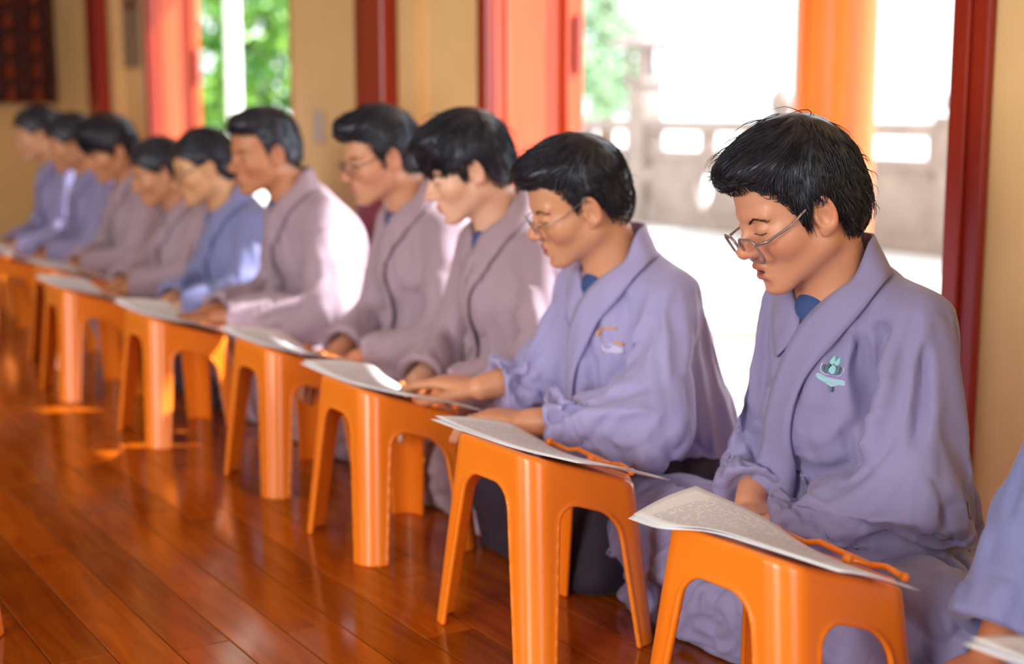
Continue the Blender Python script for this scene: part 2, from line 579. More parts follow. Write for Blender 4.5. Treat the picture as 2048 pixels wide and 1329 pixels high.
def doorway(n, y0, y1, lab, dp=1.0, near=True):
    r = struct(empty('door_%d' % n, (W, (y0 + y1) / 2, 0)), lab)
    h = (y1 - y0) / 2
    e = 0.003
    for s, nm in ((1, 'jamb_lining'), (-1, 'jamb_lining')):
        y = s * h
        a, b = sorted((y - s * 0.022, y - s * e * 0))
        MB().box(0.0, 0.225 * dp, a, b, 0.0, 2.5, 0.003).build('jamb_lining', M['doorwood'], r)
        # raised boards on the lining
        a, b = sorted((y - s * 0.034, y - s * 0.022))
        MB().box(0.03, 0.165 * dp, a, b, 0.12, 2.38, 0.004).build('lining_panel', M['doorwood'], r)
        # outer folded leaf, beyond a dark gap
        a, b = sorted((y - s * 0.05, y + s * 0.0))
        lf = MB().box(0.230 * dp, 0.29 * dp, a, b, 0.01, 2.48, 0.004).build('door_leaf', M['doorwood'], r)
        a, b = sorted((y - s * 0.066, y - s * 0.05))
        MB().box(0.25 * dp, 0.268 * dp, a, b, 0.95, 1.12, 0.003).build('handle', M['redwood'], lf)
        if s < 0 and not near: continue
        # casing on the room face, two stepped mouldings
        a, b = sorted((y - s * 0.022, y + s * 0.055))
        MB().box(-0.022, 0.0, a, b, 0.0, 2.55, 0.004).build('casing', M['redwood'], r)
        a, b = sorted((y - s * 0.022, y + s * 0.018))
        MB().box(-0.034, -0.022, a, b, 0.0, 2.53, 0.003).build('casing_bead', M['redwood'], r)
    MB().box(-0.022, 0.225, -h, h, 2.5, 2.56, 0.004).build('lintel_board', M['redwood'], r)
    MB().box(0.0, 0.225, -h + 0.03, h - 0.03, -0.1, 0.012, 0.003).build('sill', M['redwood'], r)
    return r


doorway(1, *OPEN[0], 'open doorway with orange red wooden jambs beside the nearest men')
doorway(2, *OPEN[1], 'farther open doorway with orange wooden jamb, greenery outside', 0.74, False)


def pilaster(y, lab):
    r = empty('pilaster', (W, y, 0))
    MB().box(-0.095, -0.036, -0.1, 0.1, 0.0, 3.19, 0.006).build('shaft', M['redwood'], r)
    MB().box(-0.115, -0.036, -0.12, 0.12, 0.0, 0.16, 0.008).build('base', M['redwood'], r)
    tag(r, lab, 'pilaster', 'red wooden pilasters')
    return r


pilaster(4.22, 'red wooden pilaster on the cream wall between the two doorways')
pilaster(7.32, 'dark red wooden pilaster beyond the farther doorway')
sw = MB().box(-0.012, 0, -0.04, 0.04, -0.06, 0.06, 0.003).build('switch_plate', M['switch'], loc=(W, 4.80, 0.78))
MB().box(-0.016, -0.012, -0.015, 0.015, -0.025, 0.025, 0.001).build('rocker', M['switch'], sw)
tag(sw, 'small grey switch plate on the cream wall by the doorway', 'switch')
nt = MB().box(-0.008, 0, -0.13, 0.13, -0.18, 0.18, 0.002).build('notice_board', M['notice'], loc=(W, 6.95, 1.22))
MB().box(-0.011, -0.008, -0.11, 0.11, 0.10, 0.14).build('heading_strip', M['brownframe'], nt)
tag(nt, 'grey notice sheet on the far cream wall', 'notice')

# carved cabinet of little seated figures at the far end
cab = empty('shrine_cabinet', (1.42, 8.38, 0.88))
cw, ch_ = 1.5, 1.9
MB().box(-cw / 2, cw / 2, 0.03, 0.06, 0, ch_).build('back_panel', M['darkwood'], cab)
for i in range(11):
    MB().box(-cw / 2 + i * cw / 10 - 0.008, -cw / 2 + i * cw / 10 + 0.008, -0.06, 0.03, 0, ch_, 0.002).build('upright', M['darkwood'], cab)
for j in range(15):
    z = j * ch_ / 14
    MB().box(-cw / 2, cw / 2, -0.06, 0.03, z - 0.006, z + 0.006, 0.002).build('shelf', M['darkwood'], cab)
tag(cab, 'dark red carved cabinet of small niches on the far wall', 'cabinet')
fig = MB().lathe([(0.03, 0), (0.036, 0.01), (0.03, 0.02), (0.026, 0.035), (0.022, 0.05), (0.01, 0.058), (0.014, 0.066), (0.016, 0.078), (0.009, 0.09), (0.003, 0.096)], n=10).mesh('figurine', M['gold'], True)
for i in range(5, 10):
    for j in range(0, 6):
        o = put('figurine', fig)
        o.location = (1.42 - cw / 2 + (i + 0.5) * cw / 10, 8.36, 0.88 + j * ch_ / 14 + 0.006)
        tag(o, 'tiny gilt seated figure in a niche of the dark cabinet', 'figurine', 'figures in the shrine cabinet')

# ------------------------------------------------------------------ outside
struct(MB().box(2.42, 60, -30, 60, -0.3, -0.03).build('ground', M['ground']), 'sunlit pale paving outside')


def round_pillar(x, y, r, lab, mat):
    e = empty('terrace_pillar', (x, y, -0.03))
    MB().lathe([(r * 1.35, 0), (r * 1.4, 0.03), (r * 1.4, 0.1), (r * 1.15, 0.16), (r * 1.05, 0.2)], n=28).build('base_stone', M['stone'], e, smooth=0.6)
    MB().lathe([(r, 0.2), (r, 1.5), (r * 0.985, 3.2)], n=36).build('shaft', mat, e, smooth=0.6)
    return tag(e, lab, 'pillar', 'pillars on the terrace')


round_pillar(4.0, 4.03, 0.158, 'thick round orange wooden pillar on the terrace behind the nearest man', M['pillar'])
round_pillar(4.0, 10.25, 0.055, 'slim pale terrace post seen through the farther doorway', M['whitewall'])

BX = 6.7
bal_y = [4.24 + 1.5 * i for i in range(7)]
for i, y in enumerate(bal_y):
    if i == 3: continue
    p = empty('balustrade_post', (BX, y, -0.03))
    MB().box(-0.09, 0.09, -0.09, 0.09, 0, 0.80, 0.008).build('shaft', M['stone'], p)
    MB().box(-0.105, 0.105, -0.105, 0.105, 0.78, 0.83, 0.008).build('cap', M['stone'], p)
    MB().lathe([(0.05, 0.83), (0.075, 0.86), (0.09, 0.90), (0.08, 0.95), (0.045, 1.0), (0.012, 1.03)], n=16).build('lotus_finial', M['stone'], p, smooth=True)
    tag(p, ['stone balustrade post nearest the right door frame', 'stone balustrade post with bud finial, second along the rail', 'stone balustrade post just left of the orange pillar', '', 'stone balustrade post beyond the lantern post', 'stone balustrade post near the far end of the rail', 'last stone balustrade post at the far end'][i], 'post', 'balustrade posts')
lp = empty('lantern_post', (BX, bal_y[3], -0.03))
MB().box(-0.10, 0.10, -0.10, 0.10, 0, 1.05, 0.01).build('shaft', M['stone'], lp)
MB().box(-0.13, 0.13, -0.13, 0.13, 1.05, 1.10, 0.01).build('ledge', M['stone'], lp)
for sx in (-1, 1):
    for sy in (-1, 1):
        MB().box(sx * 0.09 - 0.022, sx * 0.09 + 0.022, sy * 0.09 - 0.022, sy * 0.09 + 0.022, 1.10, 1.33, 0.004).build('corner_pier', M['stone'], lp)
MB().box(-0.05, 0.05, -0.05, 0.05, 1.10, 1.33, 0.004).build('lamp_core', M['stone'], lp)
rf = MB()
rf.add([(sx * a, sy * a, z) for a, z in ((0.2, 1.33), (0.22, 1.36), (0.10, 1.42), (0.03, 1.48)) for sx, sy in ((-1, -1), (1, -1), (1, 1), (-1, 1))],
       [(3, 2, 1, 0), (12, 13, 14, 15)] + [(r * 4 + i, r * 4 + (i + 1) % 4, r * 4 + 4 + (i + 1) % 4, r * 4 + 4 + i) for r in range(3) for i in range(4)])
rf.build('roof', M['stone'], lp)
MB().lathe([(0.02, 1.47), (0.035, 1.51), (0.02, 1.55), (0.004, 1.60)], n=10).build('finial', M['stone'], lp, smooth=True)
tag(lp, 'tall stone lantern post standing in the balustrade', 'lantern')


def lens_panel(y0, y1, z0, z1, x0, x1):
    """stone slab with a lens shaped hole in the middle"""
    yc, zc = (y0 + y1) / 2, (z0 + z1) / 2
    hh = (z1 - z0) * 0.42; hw = 0.085
    n = 12
    hole = []
    for k in range(2 * n):
        s = 1 if k < n else -1
        t = (k / n) if k < n else (k - n) / n
        zz = zc + s * hh * (1 - 2 * t)
        hole.append((yc + s * hw * math.sin(PI * t), zz))
    outer = []
    for (yy, zz) in hole:
        dy, dz = yy - yc, zz - zc
        if abs(dy) < 1e-6: dy = 1e-6
        k = min((y1 - yc) / abs(dy), (z1 - zc) / max(abs(dz), 1e-6))
        outer.append((yc + dy * k, zc + dz * k))
    b = MB()
    N_ = len(hole)
    vs_ = [(x0, *p) for p in hole] + [(x0, *p) for p in outer] + [(x1, *p) for p in hole] + [(x1, *p) for p in outer]
    fs_ = []
    for i in range(N_):
        j = (i + 1) % N_
        fs_ += [(i, j, N_ + j, N_ + i), (2 * N_ + j, 2 * N_ + i, 3 * N_ + i, 3 * N_ + j), (j, i, 2 * N_ + i, 2 * N_ + j), (N_ + i, N_ + j, 3 * N_ + j, 3 * N_ + i)]
    return b.add(vs_, fs_)


for i in range(len(bal_y) - 1):
    y0, y1 = bal_y[i] + 0.10, bal_y[i + 1] - 0.10
    yc = (y0 + y1) / 2
    r = empty('balustrade_bay', (BX, yc, -0.03))
    h = (y1 - y0) / 2
    MB().box(-0.075, 0.075, -h, h, 0.70, 0.79, 0.01).build('top_rail', M['stone'], r)
    MB().box(-0.05, 0.05, -h, h, 0.50, 0.57, 0.006).build('middle_rail', M['stone'], r)
    MB().box(-0.07, 0.07, -h, h, 0.0, 0.10, 0.006).build('bottom_rail', M['stone'], r)
    for yy in (-h + 0.04, 0, h - 0.04):
        MB().box(-0.045, 0.045, yy - 0.05, yy + 0.05, 0.57, 0.70, 0.006).build('block', M['stone'], r)
    lens_panel(-h, h, 0.10, 0.50, -0.035, 0.035).build('pierced_panel', M['stone'], r)
    tag(r, ['stone balustrade bay nearest the right door frame', 'stone balustrade bay right of the orange pillar', 'stone balustrade bay left of the orange pillar', 'stone balustrade bay left of the lantern post', 'stone balustrade bay second beyond the lantern post', 'farthest stone balustrade bay'][i], 'balustrade', 'balustrade bays')


def tree(name, lab, base, h, blobs, n, leaf, seed, mat):
    rg = np.random.default_rng(seed)
    r = empty(name, base)
    t = MB().tube([(0, 0, 0), (0.05, 0.03, h * 0.35), (-0.04, 0.06, h * 0.7), (0.02, 0, h)], [0.11, 0.09, 0.07, 0.03], 8)
    for (cx, cy, cz, rr) in blobs:
        t.tube([(0, 0.02, h * 0.45), (cx * 0.5, cy * 0.5, (cz + h * 0.45) / 2), (cx, cy, cz)], [0.045, 0.035, 0.012], 6)
    t.build('trunk', M['bark'], r, smooth=True)
    Vs, Fs = [], []
    per = n // len(blobs)
    for (cx, cy, cz, rr) in blobs:
        d = rg.normal(size=(per, 3)); d /= np.linalg.norm(d, axis=1)[:, None]
        c = np.array([cx, cy, cz]) + d * (rr * rg.random(per)[:, None] ** 0.45)
        u = rg.normal(size=(per, 3)); u /= np.linalg.norm(u, axis=1)[:, None]
        w = np.cross(u, d); w /= np.linalg.norm(w, axis=1)[:, None] + 1e-9
        s = leaf * (0.6 + 0.8 * rg.random(per))[:, None]
        q = np.stack([c - u * s, c + w * s * 0.45 + d * s * 0.12, c + u * s, c - w * s * 0.45 + d * s * 0.12], 1)
        Vs.append(q.reshape(-1, 3))
    V = np.concatenate(Vs)
    F = np.arange(len(V)).reshape(-1, 4)
    f = put('foliage', mesh_np('foliage', V, F, mat, smooth=False), r)
    f['kind'] = 'stuff'
    return tag(r, lab, 'tree')


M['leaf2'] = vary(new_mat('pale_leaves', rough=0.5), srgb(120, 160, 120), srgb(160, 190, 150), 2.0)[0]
tree('courtyard_tree', 'bright green leafy tree outside the farther doorway', (5.5, 14.3, -0.03), 3.0,
     [(-0.3, -0.2, 0.9, 0.75), (0.3, -0.5, 1.6, 0.8), (-0.6, 0.2, 1.9, 0.8), (0.1, 0.1, 2.6, 0.9), (0.6, 0.3, 0.9, 0.7), (0.9, -0.2, 2.0, 0.7)], 5200, 0.075, 5, M['leaf'])
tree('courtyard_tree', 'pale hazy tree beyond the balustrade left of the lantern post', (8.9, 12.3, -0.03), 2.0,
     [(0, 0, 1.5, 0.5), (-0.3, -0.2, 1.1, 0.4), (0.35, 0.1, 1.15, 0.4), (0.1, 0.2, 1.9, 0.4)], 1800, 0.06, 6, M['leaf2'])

bd = empty('white_outbuilding', (5.6, 18.2, -0.03))
MB().box(-1.6, 0.35, 0, 2.0, 0, 4.2).build('wall', M['whitewall'], bd)
MB().box(-1.9, 0.6, -0.3, 2.3, 4.2, 4.5, 0.02).build('roof', M['brownframe'], bd)
for z in (0.55, 1.55):
    wdw = MB().box(-0.35, 0.05, -0.03, 0.0, z, z + 0.62, 0.004).build('window', M['brownframe'], bd)
    for a in (-0.30, -0.14):
        MB().box(a, a + 0.12, -0.04, -0.03, z + 0.06, z + 0.28).build('pane', M['whitewall'], wdw)
        MB().box(a, a + 0.12, -0.04, -0.03, z + 0.33, z + 0.56).build('pane', M['whitewall'], wdw)
tag(bd, 'white outbuilding with brown windows beyond the farther doorway', 'building')

# ------------------------------------------------------------------ reading desks
def desk_field(P):
    x, y, z = P.T
    t = np.clip(z / 0.33, -0.05, 1.05)
    hx = 0.128 - 0.022 * t
    hy = 0.155 - 0.043 * t
    rr = 0.040
    qx = np.abs(x) - hx + rr; qy = np.abs(y) - hy + rr
    d2 = np.sqrt(np.maximum(qx, 0) ** 2 + np.maximum(qy, 0) ** 2) + np.minimum(np.maximum(qx, qy), 0) - rr
    zt = 0.296 - 0.335 * x
    top = (z - zt) * 0.948
    # arched openings: a pair across x, a pair across y
    legw = 0.064 - 0.014 * (1 - t)
    def arch(u, hu, zo):
        a = np.abs(u) - (hu - legw); b = z - zo
        r = 0.035
        qa, qb = a + r, b + r
        return np.sqrt(np.maximum(qa, 0) ** 2 + np.maximum(qb, 0) ** 2) + np.minimum(np.maximum(qa, qb), 0) - r
    ay = arch(y, hy, np.where(x < 0, 0.272, 0.205))
    ax = arch(x, hx, zt - 0.062)
    onx = np.abs(x) / hx > np.abs(y) / hy
    o = np.where(onx, ay, ax)
    bead = 0.0022 * np.exp(-((o - 0.004) / 0.003) ** 2)
    out = smax(d2 - bead, top, 0.010)
    inn = np.maximum(d2 + 0.0065, top + 0.007)
    d = smax(out, -inn, 0.002)
    wide = 0.006
    cut = np.minimum(np.maximum(ay, -(np.abs(x) - hx + 0.045)), np.maximum(ax, -(np.abs(y) - hy + 0.045)))
    d = smax(d, -cut, 0.003)
    d = np.maximum(d, -(z - 0.0005))
    # lip along the lower edge of the sloping top
    lip = cap(P, (0.098, -0.092, 0.264), (0.098, 0.092, 0.264), 0.006)
    return smin(d, lip, 0.006)


V, F = mesh_sdf(desk_field, (-0.145, -0.17, -0.01), (0.145, 0.17, 0.35), 0.0032, slack=0.01)
desk_me = mesh_np('shell', V, F, M['orange'])
hold = MB()
hold.tube([(0.068, 0.078, 0.293), (0.072, 0.03, 0.288), (0.079, 0.012, 0.292), (0.080, -0.03, 0.287), (0.078, -0.075, 0.285), (0.080, -0.10, 0.289), (0.079, -0.128, 0.284)],
          [0.0042, 0.0036, 0.004, 0.0045, 0.0045, 0.004, 0.0046], 10)
hold.tube([(0.078, -0.082, 0.286), (0.064, -0.07, 0.290), (0.048, -0.066, 0.295)], [0.004, 0.0034, 0.004], 10)
for p, r_ in (((0.068, 0.079, 0.293), 0.0072), ((0.079, -0.13, 0.284), 0.0062), ((0.047, -0.066, 0.296), 0.0072)):
    hold.lathe([(0.0005, -r_), (r_ * 0.7, -r_ * 0.7), (r_, 0), (r_ * 0.7, r_ * 0.7), (0.0005, r_)], p, 12)
hold_me = hold.mesh('page_holder', M['orange'], True)

DESKS = [
    (1.19, 0.72, 'orange plastic reading desk cut off at the bottom right corner'),
    (1.212, 1.285, 'large orange plastic reading desk in front of the nearest bespectacled man'),
    (1.237, 1.87, 'orange plastic reading desk second from the right, legs fully visible'),
    (1.257, 2.45, 'orange plastic reading desk under the resting hand, third from the right'),
    (1.285, 2.98, 'orange plastic reading desk fourth from the right'),
    (1.215, 3.57, 'orange plastic reading desk fifth from the right, paper curling up'),
    (1.185, 4.26, 'orange plastic reading desk sixth from the right'),
    (1.29, 4.82, 'orange plastic reading desk set back behind the sixth one'),
    (1.22, 5.50, 'dim orange plastic reading desk at the left edge of the row'),
    (1.25, 6.10, 'dim orange plastic reading desk farthest along the row'),
]
for i, (x, y, lab) in enumerate(DESKS):
    r = empty('reading_desk', (x, y, 0), random.uniform(-0.03, 0.03))
    put('shell', desk_me, r)
    put('page_holder', hold_me, r)
    tag(r, lab, 'reading desk', 'orange reading desks in the row')
r = empty('reading_desk', (0.345, 2.44, 0), 0.1)
put('shell', desk_me, r)
tag(r, 'orange plastic desk leg showing at the left edge of the floor', 'reading desk', 'orange reading desks in the row')


def sheet(name, A, B, lab, nu=28, nv=10, under=True):
    """printed sheets spanning edge curve A (room side) to edge curve B (reader side)"""
    a, b = crom(A, nu), crom(B, nu)
    root = None
    for k, dz in enumerate((0.0, -0.0022) if under else (0.0,)):
        V, UV = [], []
        for i in range(nu):
            for j in range(nv):
                t = j / (nv - 1)
                p = a[i] * (1 - t) + b[i] * t
                p = p + np.array([0, 0, 0.004 * math.sin(PI * t) + dz + (0.0 if k == 0 else -0.004 * (i / nu) ** 2)])
                if k: p = p + np.array([-0.006 * (i / nu), 0.004, 0])
                V.append(p); UV.append((i / (nu - 1), t))
        F = [(i * nv + j, (i + 1) * nv + j, (i + 1) * nv + j + 1, i * nv + j + 1) for i in range(nu - 1) for j in range(nv - 1)]
        me = bpy.data.meshes.new(name)
        me.from_pydata([tuple(p) for p in V], [], F)
        ul = me.uv_layers.new(name='UVMap')
        for l in me.loops: ul.data[l.index].uv = UV[l.vertex_index]
        me.polygons.foreach_set('use_smooth', [True] * len(me.polygons))
        me.materials.append(M['paper'])
        o = bpy.data.objects.new(name if k == 0 else 'under_sheet', me)
        md = o.modifiers.new('thickness', 'SOLIDIFY'); md.thickness = 0.0008; md.offset = -1
        link(o, root)
        if k == 0: root = o
    return tag(root, lab, 'paper', 'printed sheets on the desks')


def on_desk(i, pts):
    """points (local x, local y, height above the sloping top) on desk i"""
    x, y, _ = DESKS[i]
    return [(x + u, y + v, 0.296 - 0.335 * u + h) for u, v, h in pts]


sheet('printed_sheets',
      on_desk(1, [(-0.075, -0.175, 0.012), (-0.092, -0.07, 0.010), (-0.115, 0.0, 0.008), (-0.142, 0.06, -0.006), (-0.125, 0.145, -0.010)]),
      on_desk(1, [(0.045, -0.185, 0.010), (0.055, -0.08, 0.008), (0.050, 0.0, 0.012), (0.03, 0.08, 0.034), (-0.005, 0.165, 0.046)]),
      'white printed sheets curling off the largest desk at bottom right')
for i, tilt, lab in ((2, 0.5, 'white printed sheets on the second desk, below the clasped forearms'), (3, 0.9, 'white printed sheets under the resting fingers on the third desk'),
                     (4, 0.8, 'white printed sheets on the fourth desk from the right'), (5, 1.0, 'white printed sheets rolling up on the fifth desk'),
                     (6, 0.8, 'white printed sheets on the sixth desk from the right'), (7, 0.4, 'white printed sheets on the desk set behind the sixth'),
                     (8, 0.7, 'white printed sheets at the left edge of the row'), (9, 0.6, 'white printed sheets on the farthest desk'), (0, 0.3, 'corner of white sheets at the bottom right edge')):
    sheet('printed_sheets',
          on_desk(i, [(-0.05, -0.17, 0.014), (-0.085, -0.06, 0.006), (-0.10, 0.04, 0.006), (-0.105, 0.11, 0.004 + 0.006 * tilt), (-0.11, 0.16, 0.004 + 0.012 * tilt)]),
          on_desk(i, [(0.11, -0.19, 0.022), (0.09, -0.08, 0.012), (0.075, 0.03, 0.008), (0.06, 0.10, 0.008 + 0.018 * tilt), (0.04, 0.16, 0.012 + 0.035 * tilt)]), lab)

# ------------------------------------------------------------------ people: materials
def skin_mat(name, rough=0.42):
    m = new_mat(name, (0.6, 0.35, 0.25, 1), rough)
    at = N(m, 'ShaderNodeAttribute', attribute_name='tint')
    nz = N(m, 'ShaderNodeTexNoise'); nz.inputs['Scale'].default_value = 60; nz.inputs['Detail'].default_value = 4
    tc = N(m, 'ShaderNodeTexCoord'); L(m, tc, 'Object', nz, 'Vector')
    mr = N(m, 'ShaderNodeMapRange'); mr.inputs['To Min'].default_value = 0.93; mr.inputs['To Max'].default_value = 1.06
    L(m, nz, 'Fac', mr, 'Value')
    vm = N(m, 'ShaderNodeVectorMath', operation='SCALE')
    L(m, at, 'Color', vm, 0); L(m, mr, 'Result', vm, 'Scale')
    m.node_tree.links.new(vm.outputs[0], bsdf(m).inputs['Base Color'])
    b = bsdf(m)
    b.inputs['Subsurface Weight'].default_value = 0.12
    b.inputs['Subsurface Radius'].default_value = (0.010, 0.004, 0.002)
    b.inputs['Subsurface Scale'].default_value = 1.0
    bp = N(m, 'ShaderNodeBump'); bp.inputs['Strength'].default_value = 0.06; bp.inputs['Distance'].default_value = 0.0006
    n2 = N(m, 'ShaderNodeTexNoise'); n2.inputs['Scale'].default_value = 700
    L(m, tc, 'Object', n2, 'Vector'); L(m, n2, 'Fac', bp, 'Height'); L(m, bp, 'Normal', b, 'Normal')
    return m


def cloth_mat(name, c1, c2, sheen=0.25):
    m = new_mat(name, c1, 0.72)
    b = bsdf(m)
    vary(m, c1, c2, 7, (1, 1, 0.6), detail=3)
    tc = N(m, 'ShaderNodeTexCoord')
    wa = N(m, 'ShaderNodeTexWave'); wa.inputs['Scale'].default_value = 420; wa.inputs['Distortion'].default_value = 2.0
    L(m, tc, 'Object', wa, 'Vector')
    n2 = N(m, 'ShaderNodeTexNoise'); n2.inputs['Scale'].default_value = 55; n2.inputs['Detail'].default_value = 4
    L(m, tc, 'Object', n2, 'Vector')
    mx = N(m, 'ShaderNodeMath', operation='MULTIPLY_ADD'); mx.inputs[1].default_value = 0.12
    L(m, wa, 'Fac', mx, 0); L(m, n2, 'Fac', mx, 2)
    bp = N(m, 'ShaderNodeBump'); bp.inputs['Strength'].default_value = 0.14; bp.inputs['Distance'].default_value = 0.002
    L(m, mx, 'Value', bp, 'Height'); L(m, bp, 'Normal', b, 'Normal')
    b.inputs['Sheen Weight'].default_value = sheen
    b.inputs['Sheen Roughness'].default_value = 0.4
    b.inputs['Specular IOR Level'].default_value = 0.3
    return m


M['skin'] = skin_mat('skin')
M['robe'] = cloth_mat('lavender_grey_cloth', srgb(140, 137, 182), srgb(147, 143, 188))
M['robe_pale'] = cloth_mat('lavender_cloth_glare', srgb(160, 158, 208), srgb(168, 164, 214))  # same lavender cloth, door glare painted in as a lighter tone
M['robe_brown'] = cloth_mat('lavender_cloth_warm_shade', srgb(162, 142, 158), srgb(172, 152, 168))  # lavender robes again, their brownish shade put into the colour
M['robe_blue'] = cloth_mat('lavender_cloth_blue_shade', srgb(124, 132, 184), srgb(136, 140, 192))  # lavender robe with blue shade mixed into its colour
M['dark_cloth'] = cloth_mat('dark_trouser_cloth', srgb(40, 30, 46), srgb(48, 36, 54), 0.1)
M['navy'] = cloth_mat('blue_undershirt_cloth', srgb(50, 74, 130), srgb(60, 86, 144), 0.1)
M['white_cloth'] = cloth_mat('cream_cloth', srgb(215, 208, 190), srgb(225, 218, 200), 0.1)
M['hair'] = new_mat('black_hair', (0.010, 0.008, 0.014, 1), 0.36)
bsdf(M['hair']).inputs['Specular IOR Level'].default_value = 0.7
bsdf(M['hair']).inputs['Specular Tint'].default_value = (0.75, 0.85, 1.0, 1)
M['lash'] = new_mat('dark_lash', (0.02, 0.012, 0.010, 1), 0.6)
M['clear_frame'] = new_mat('clear_grey_plastic', srgb(150, 130, 128), 0.15, Metallic=0.35)
M['steel'] = new_mat('steel_wire', srgb(150, 140, 135), 0.25, Metallic=0.9)
M['dark_steel'] = new_mat('dark_wire', srgb(50, 45, 50), 0.3, Metallic=0.6)
m = M['lens'] = bpy.data.materials.new('spectacle_lens')
m.use_nodes = True
m.node_tree.nodes.remove(m.node_tree.nodes['Principled BSDF'])
tr = N(m, 'ShaderNodeBsdfTransparent'); tr.inputs[0].default_value = (0.95, 0.92, 0.94, 1)
gl = N(m, 'ShaderNodeBsdfGlossy'); gl.inputs['Roughness'].default_value = 0.03; gl.inputs[0].default_value = (1, 0.92, 0.95, 1)
fr_ = N(m, 'ShaderNodeFresnel'); fr_.inputs['IOR'].default_value = 1.5
ms = N(m, 'ShaderNodeMixShader')
ms.inputs[0].default_value = 0.09; L(m, tr, 0, ms, 1); L(m, gl, 0, ms, 2)
L(m, ms, 0, m.node_tree.nodes['Material Output'], 'Surface')
M['teal_thread'] = vary(new_mat('pale_teal_thread', rough=0.6), srgb(120, 190, 205), srgb(165, 222, 230), 900, bump=0.4, bscale=1500, bdist=0.0006)[0]
M['slate_thread'] = vary(new_mat('slate_thread', rough=0.6), srgb(70, 100, 120), srgb(92, 122, 140), 900)[0]
M['gold_thread'] = vary(new_mat('gold_thread', rough=0.5), srgb(205, 140, 70), srgb(225, 165, 100), 900)[0]
M['pale_thread'] = vary(new_mat('pale_thread', rough=0.6), srgb(190, 185, 225), srgb(210, 205, 238), 900)[0]


# ------------------------------------------------------------------ people: heads
def head_field(Q, g):
    """Q in head space: +x face, +y left, +z up, origin between the ears at eye level"""
    A = np.abs(Q[:, 1])
    S = np.stack([Q[:, 0], A, Q[:, 2]], 1)          # mirrored half
    w = g.get('jaw', 1.0)
    d = ell(Q, (-0.012, 0, 0.030), (0.094, 0.076, 0.088))
    d = smin(d, ell(Q, (0.018, 0, 0.040), (0.063, 0.063, 0.058)), 0.02)
    d = smin(d, ell(Q, (0.030, 0, -0.030), (0.053, 0.058 * w, 0.068)), 0.03)
    d = smin(d, ell(S, (0.047, 0.041, -0.026), (0.028, 0.024, 0.024)), 0.022)
    d = smin(d, cap(S, (-0.004, 0.050 * w, -0.052), (0.058, 0.016, -0.090), 0.020, 0.015), 0.022)
    op = g.get('open', 0.0)
    d = smin(d, ell(Q, (0.068, 0, -0.092 - op * 0.6), (0.020, 0.022, 0.0165)), 0.018)
    d = smin(d, ell(Q, (0.066, 0, -0.062), (0.024, 0.030, 0.030)), 0.016)
    d = smin(d, cap(S, (0.078, 0.010, 0.020), (0.066, 0.046, 0.020), 0.0085, 0.0065), 0.014)      # brow
    d = smax(d, -ell(S, (0.096, 0.033, 0.001), (0.021, 0.022, 0.0135)), 0.012)                    # socket
    d = smin(d, ell(S, (0.0685, 0.0315, 0.000), (0.0145, 0.0175, 0.0115)), 0.004)                 # closed lid
    fold = ell(S, (0.083, 0.032, 0.0085), (0.006, 0.016, 0.0012))
    d = smax(d, -fold, 0.003)
    nb = g.get('nose', 1.0)
    d = smin(d, cap(Q, (0.0765, 0, 0.010), (0.098 + 0.003 * nb, 0, -0.028), 0.0075, 0.0098), 0.010)
    d = smin(d, ell(Q, (0.100, 0, -0.0315), (0.0115, 0.0125, 0.0095)), 0.006)
    d = smin(d, ell(S, (0.0905, 0.0135, -0.0345), (0.0105, 0.0075, 0.0075)), 0.005)
    d = smax(d, -ell(S, (0.094, 0.0070, -0.0425), (0.006, 0.0038, 0.004)), 0.003)                 # nostril
    # lips
    up = ell(Q, (0.0862, 0, -0.0585), (0.0082, 0.0205, 0.0054))
    lo = ell(Q, (0.0842, 0, -0.0695 - op), (0.0084, 0.0175, 0.0060))
    d = smin(d, up, 0.006)
    d = smin(d, lo, 0.006)
    d = smax(d, -ell(Q, (0.094, 0, -0.0637 - op * 0.5), (0.016, 0.0175, 0.0014 + op * 0.45)), 0.0025)
    d = smax(d, -ell(Q, (0.0905, 0, -0.083 - op), (0.009, 0.018, 0.0048)), 0.010)                # crease above chin
    d = smax(d, -ell(Q, (0.0955, 0, -0.047), (0.006, 0.0028, 0.007)), 0.005)                     # philtrum
    # ears
    c, s = math.cos(0.34), math.sin(0.34)
    R = np.array([[c, 0, 0], [-s * -1, 0, 0], [0, 0, 0]], np.float32)
    ex = np.array([-c, s, 0], np.float32)            # ear plate runs backwards and outwards
    ey = np.array([s, c, 0], np.float32)
    ez = np.array([-0.16, 0.0, 0.987], np.float32)
    E = (S - np.array([0.002, 0.0715, -0.006], np.float32)) / 0.9
    u = E @ ex; v = E @ ey; t = E @ ez
    U = np.stack([u, v, t], 1)
    plate = ell(U, (0.013, 0.001, 0.0), (0.0185, 0.0055, 0.032))
    rim_r = np.sqrt(((u - 0.0125) / 0.0165) ** 2 + ((t - 0.004) / 0.0265) ** 2)
    rim = np.sqrt(((rim_r - 1) * 0.019) ** 2 + (v - 0.0045) ** 2) - 0.0036
    rim = np.maximum(rim, -(u + 0.002) * 0.6)
    ear = smin(plate, rim, 0.004)
    ear = smax(ear, -ell(U, (0.0085, 0.0085, -0.002), (0.0085, 0.0075, 0.0125)), 0.004)
    ear = smin(ear, ell(U, (0.004, 0.001, -0.028), (0.0075, 0.0048, 0.0085)), 0.006)
    ear = smin(ear, ell(U, (-0.001, 0.003, -0.006), (0.004, 0.004, 0.006)), 0.004)
    return smin(d, ear * 0.9, 0.005)


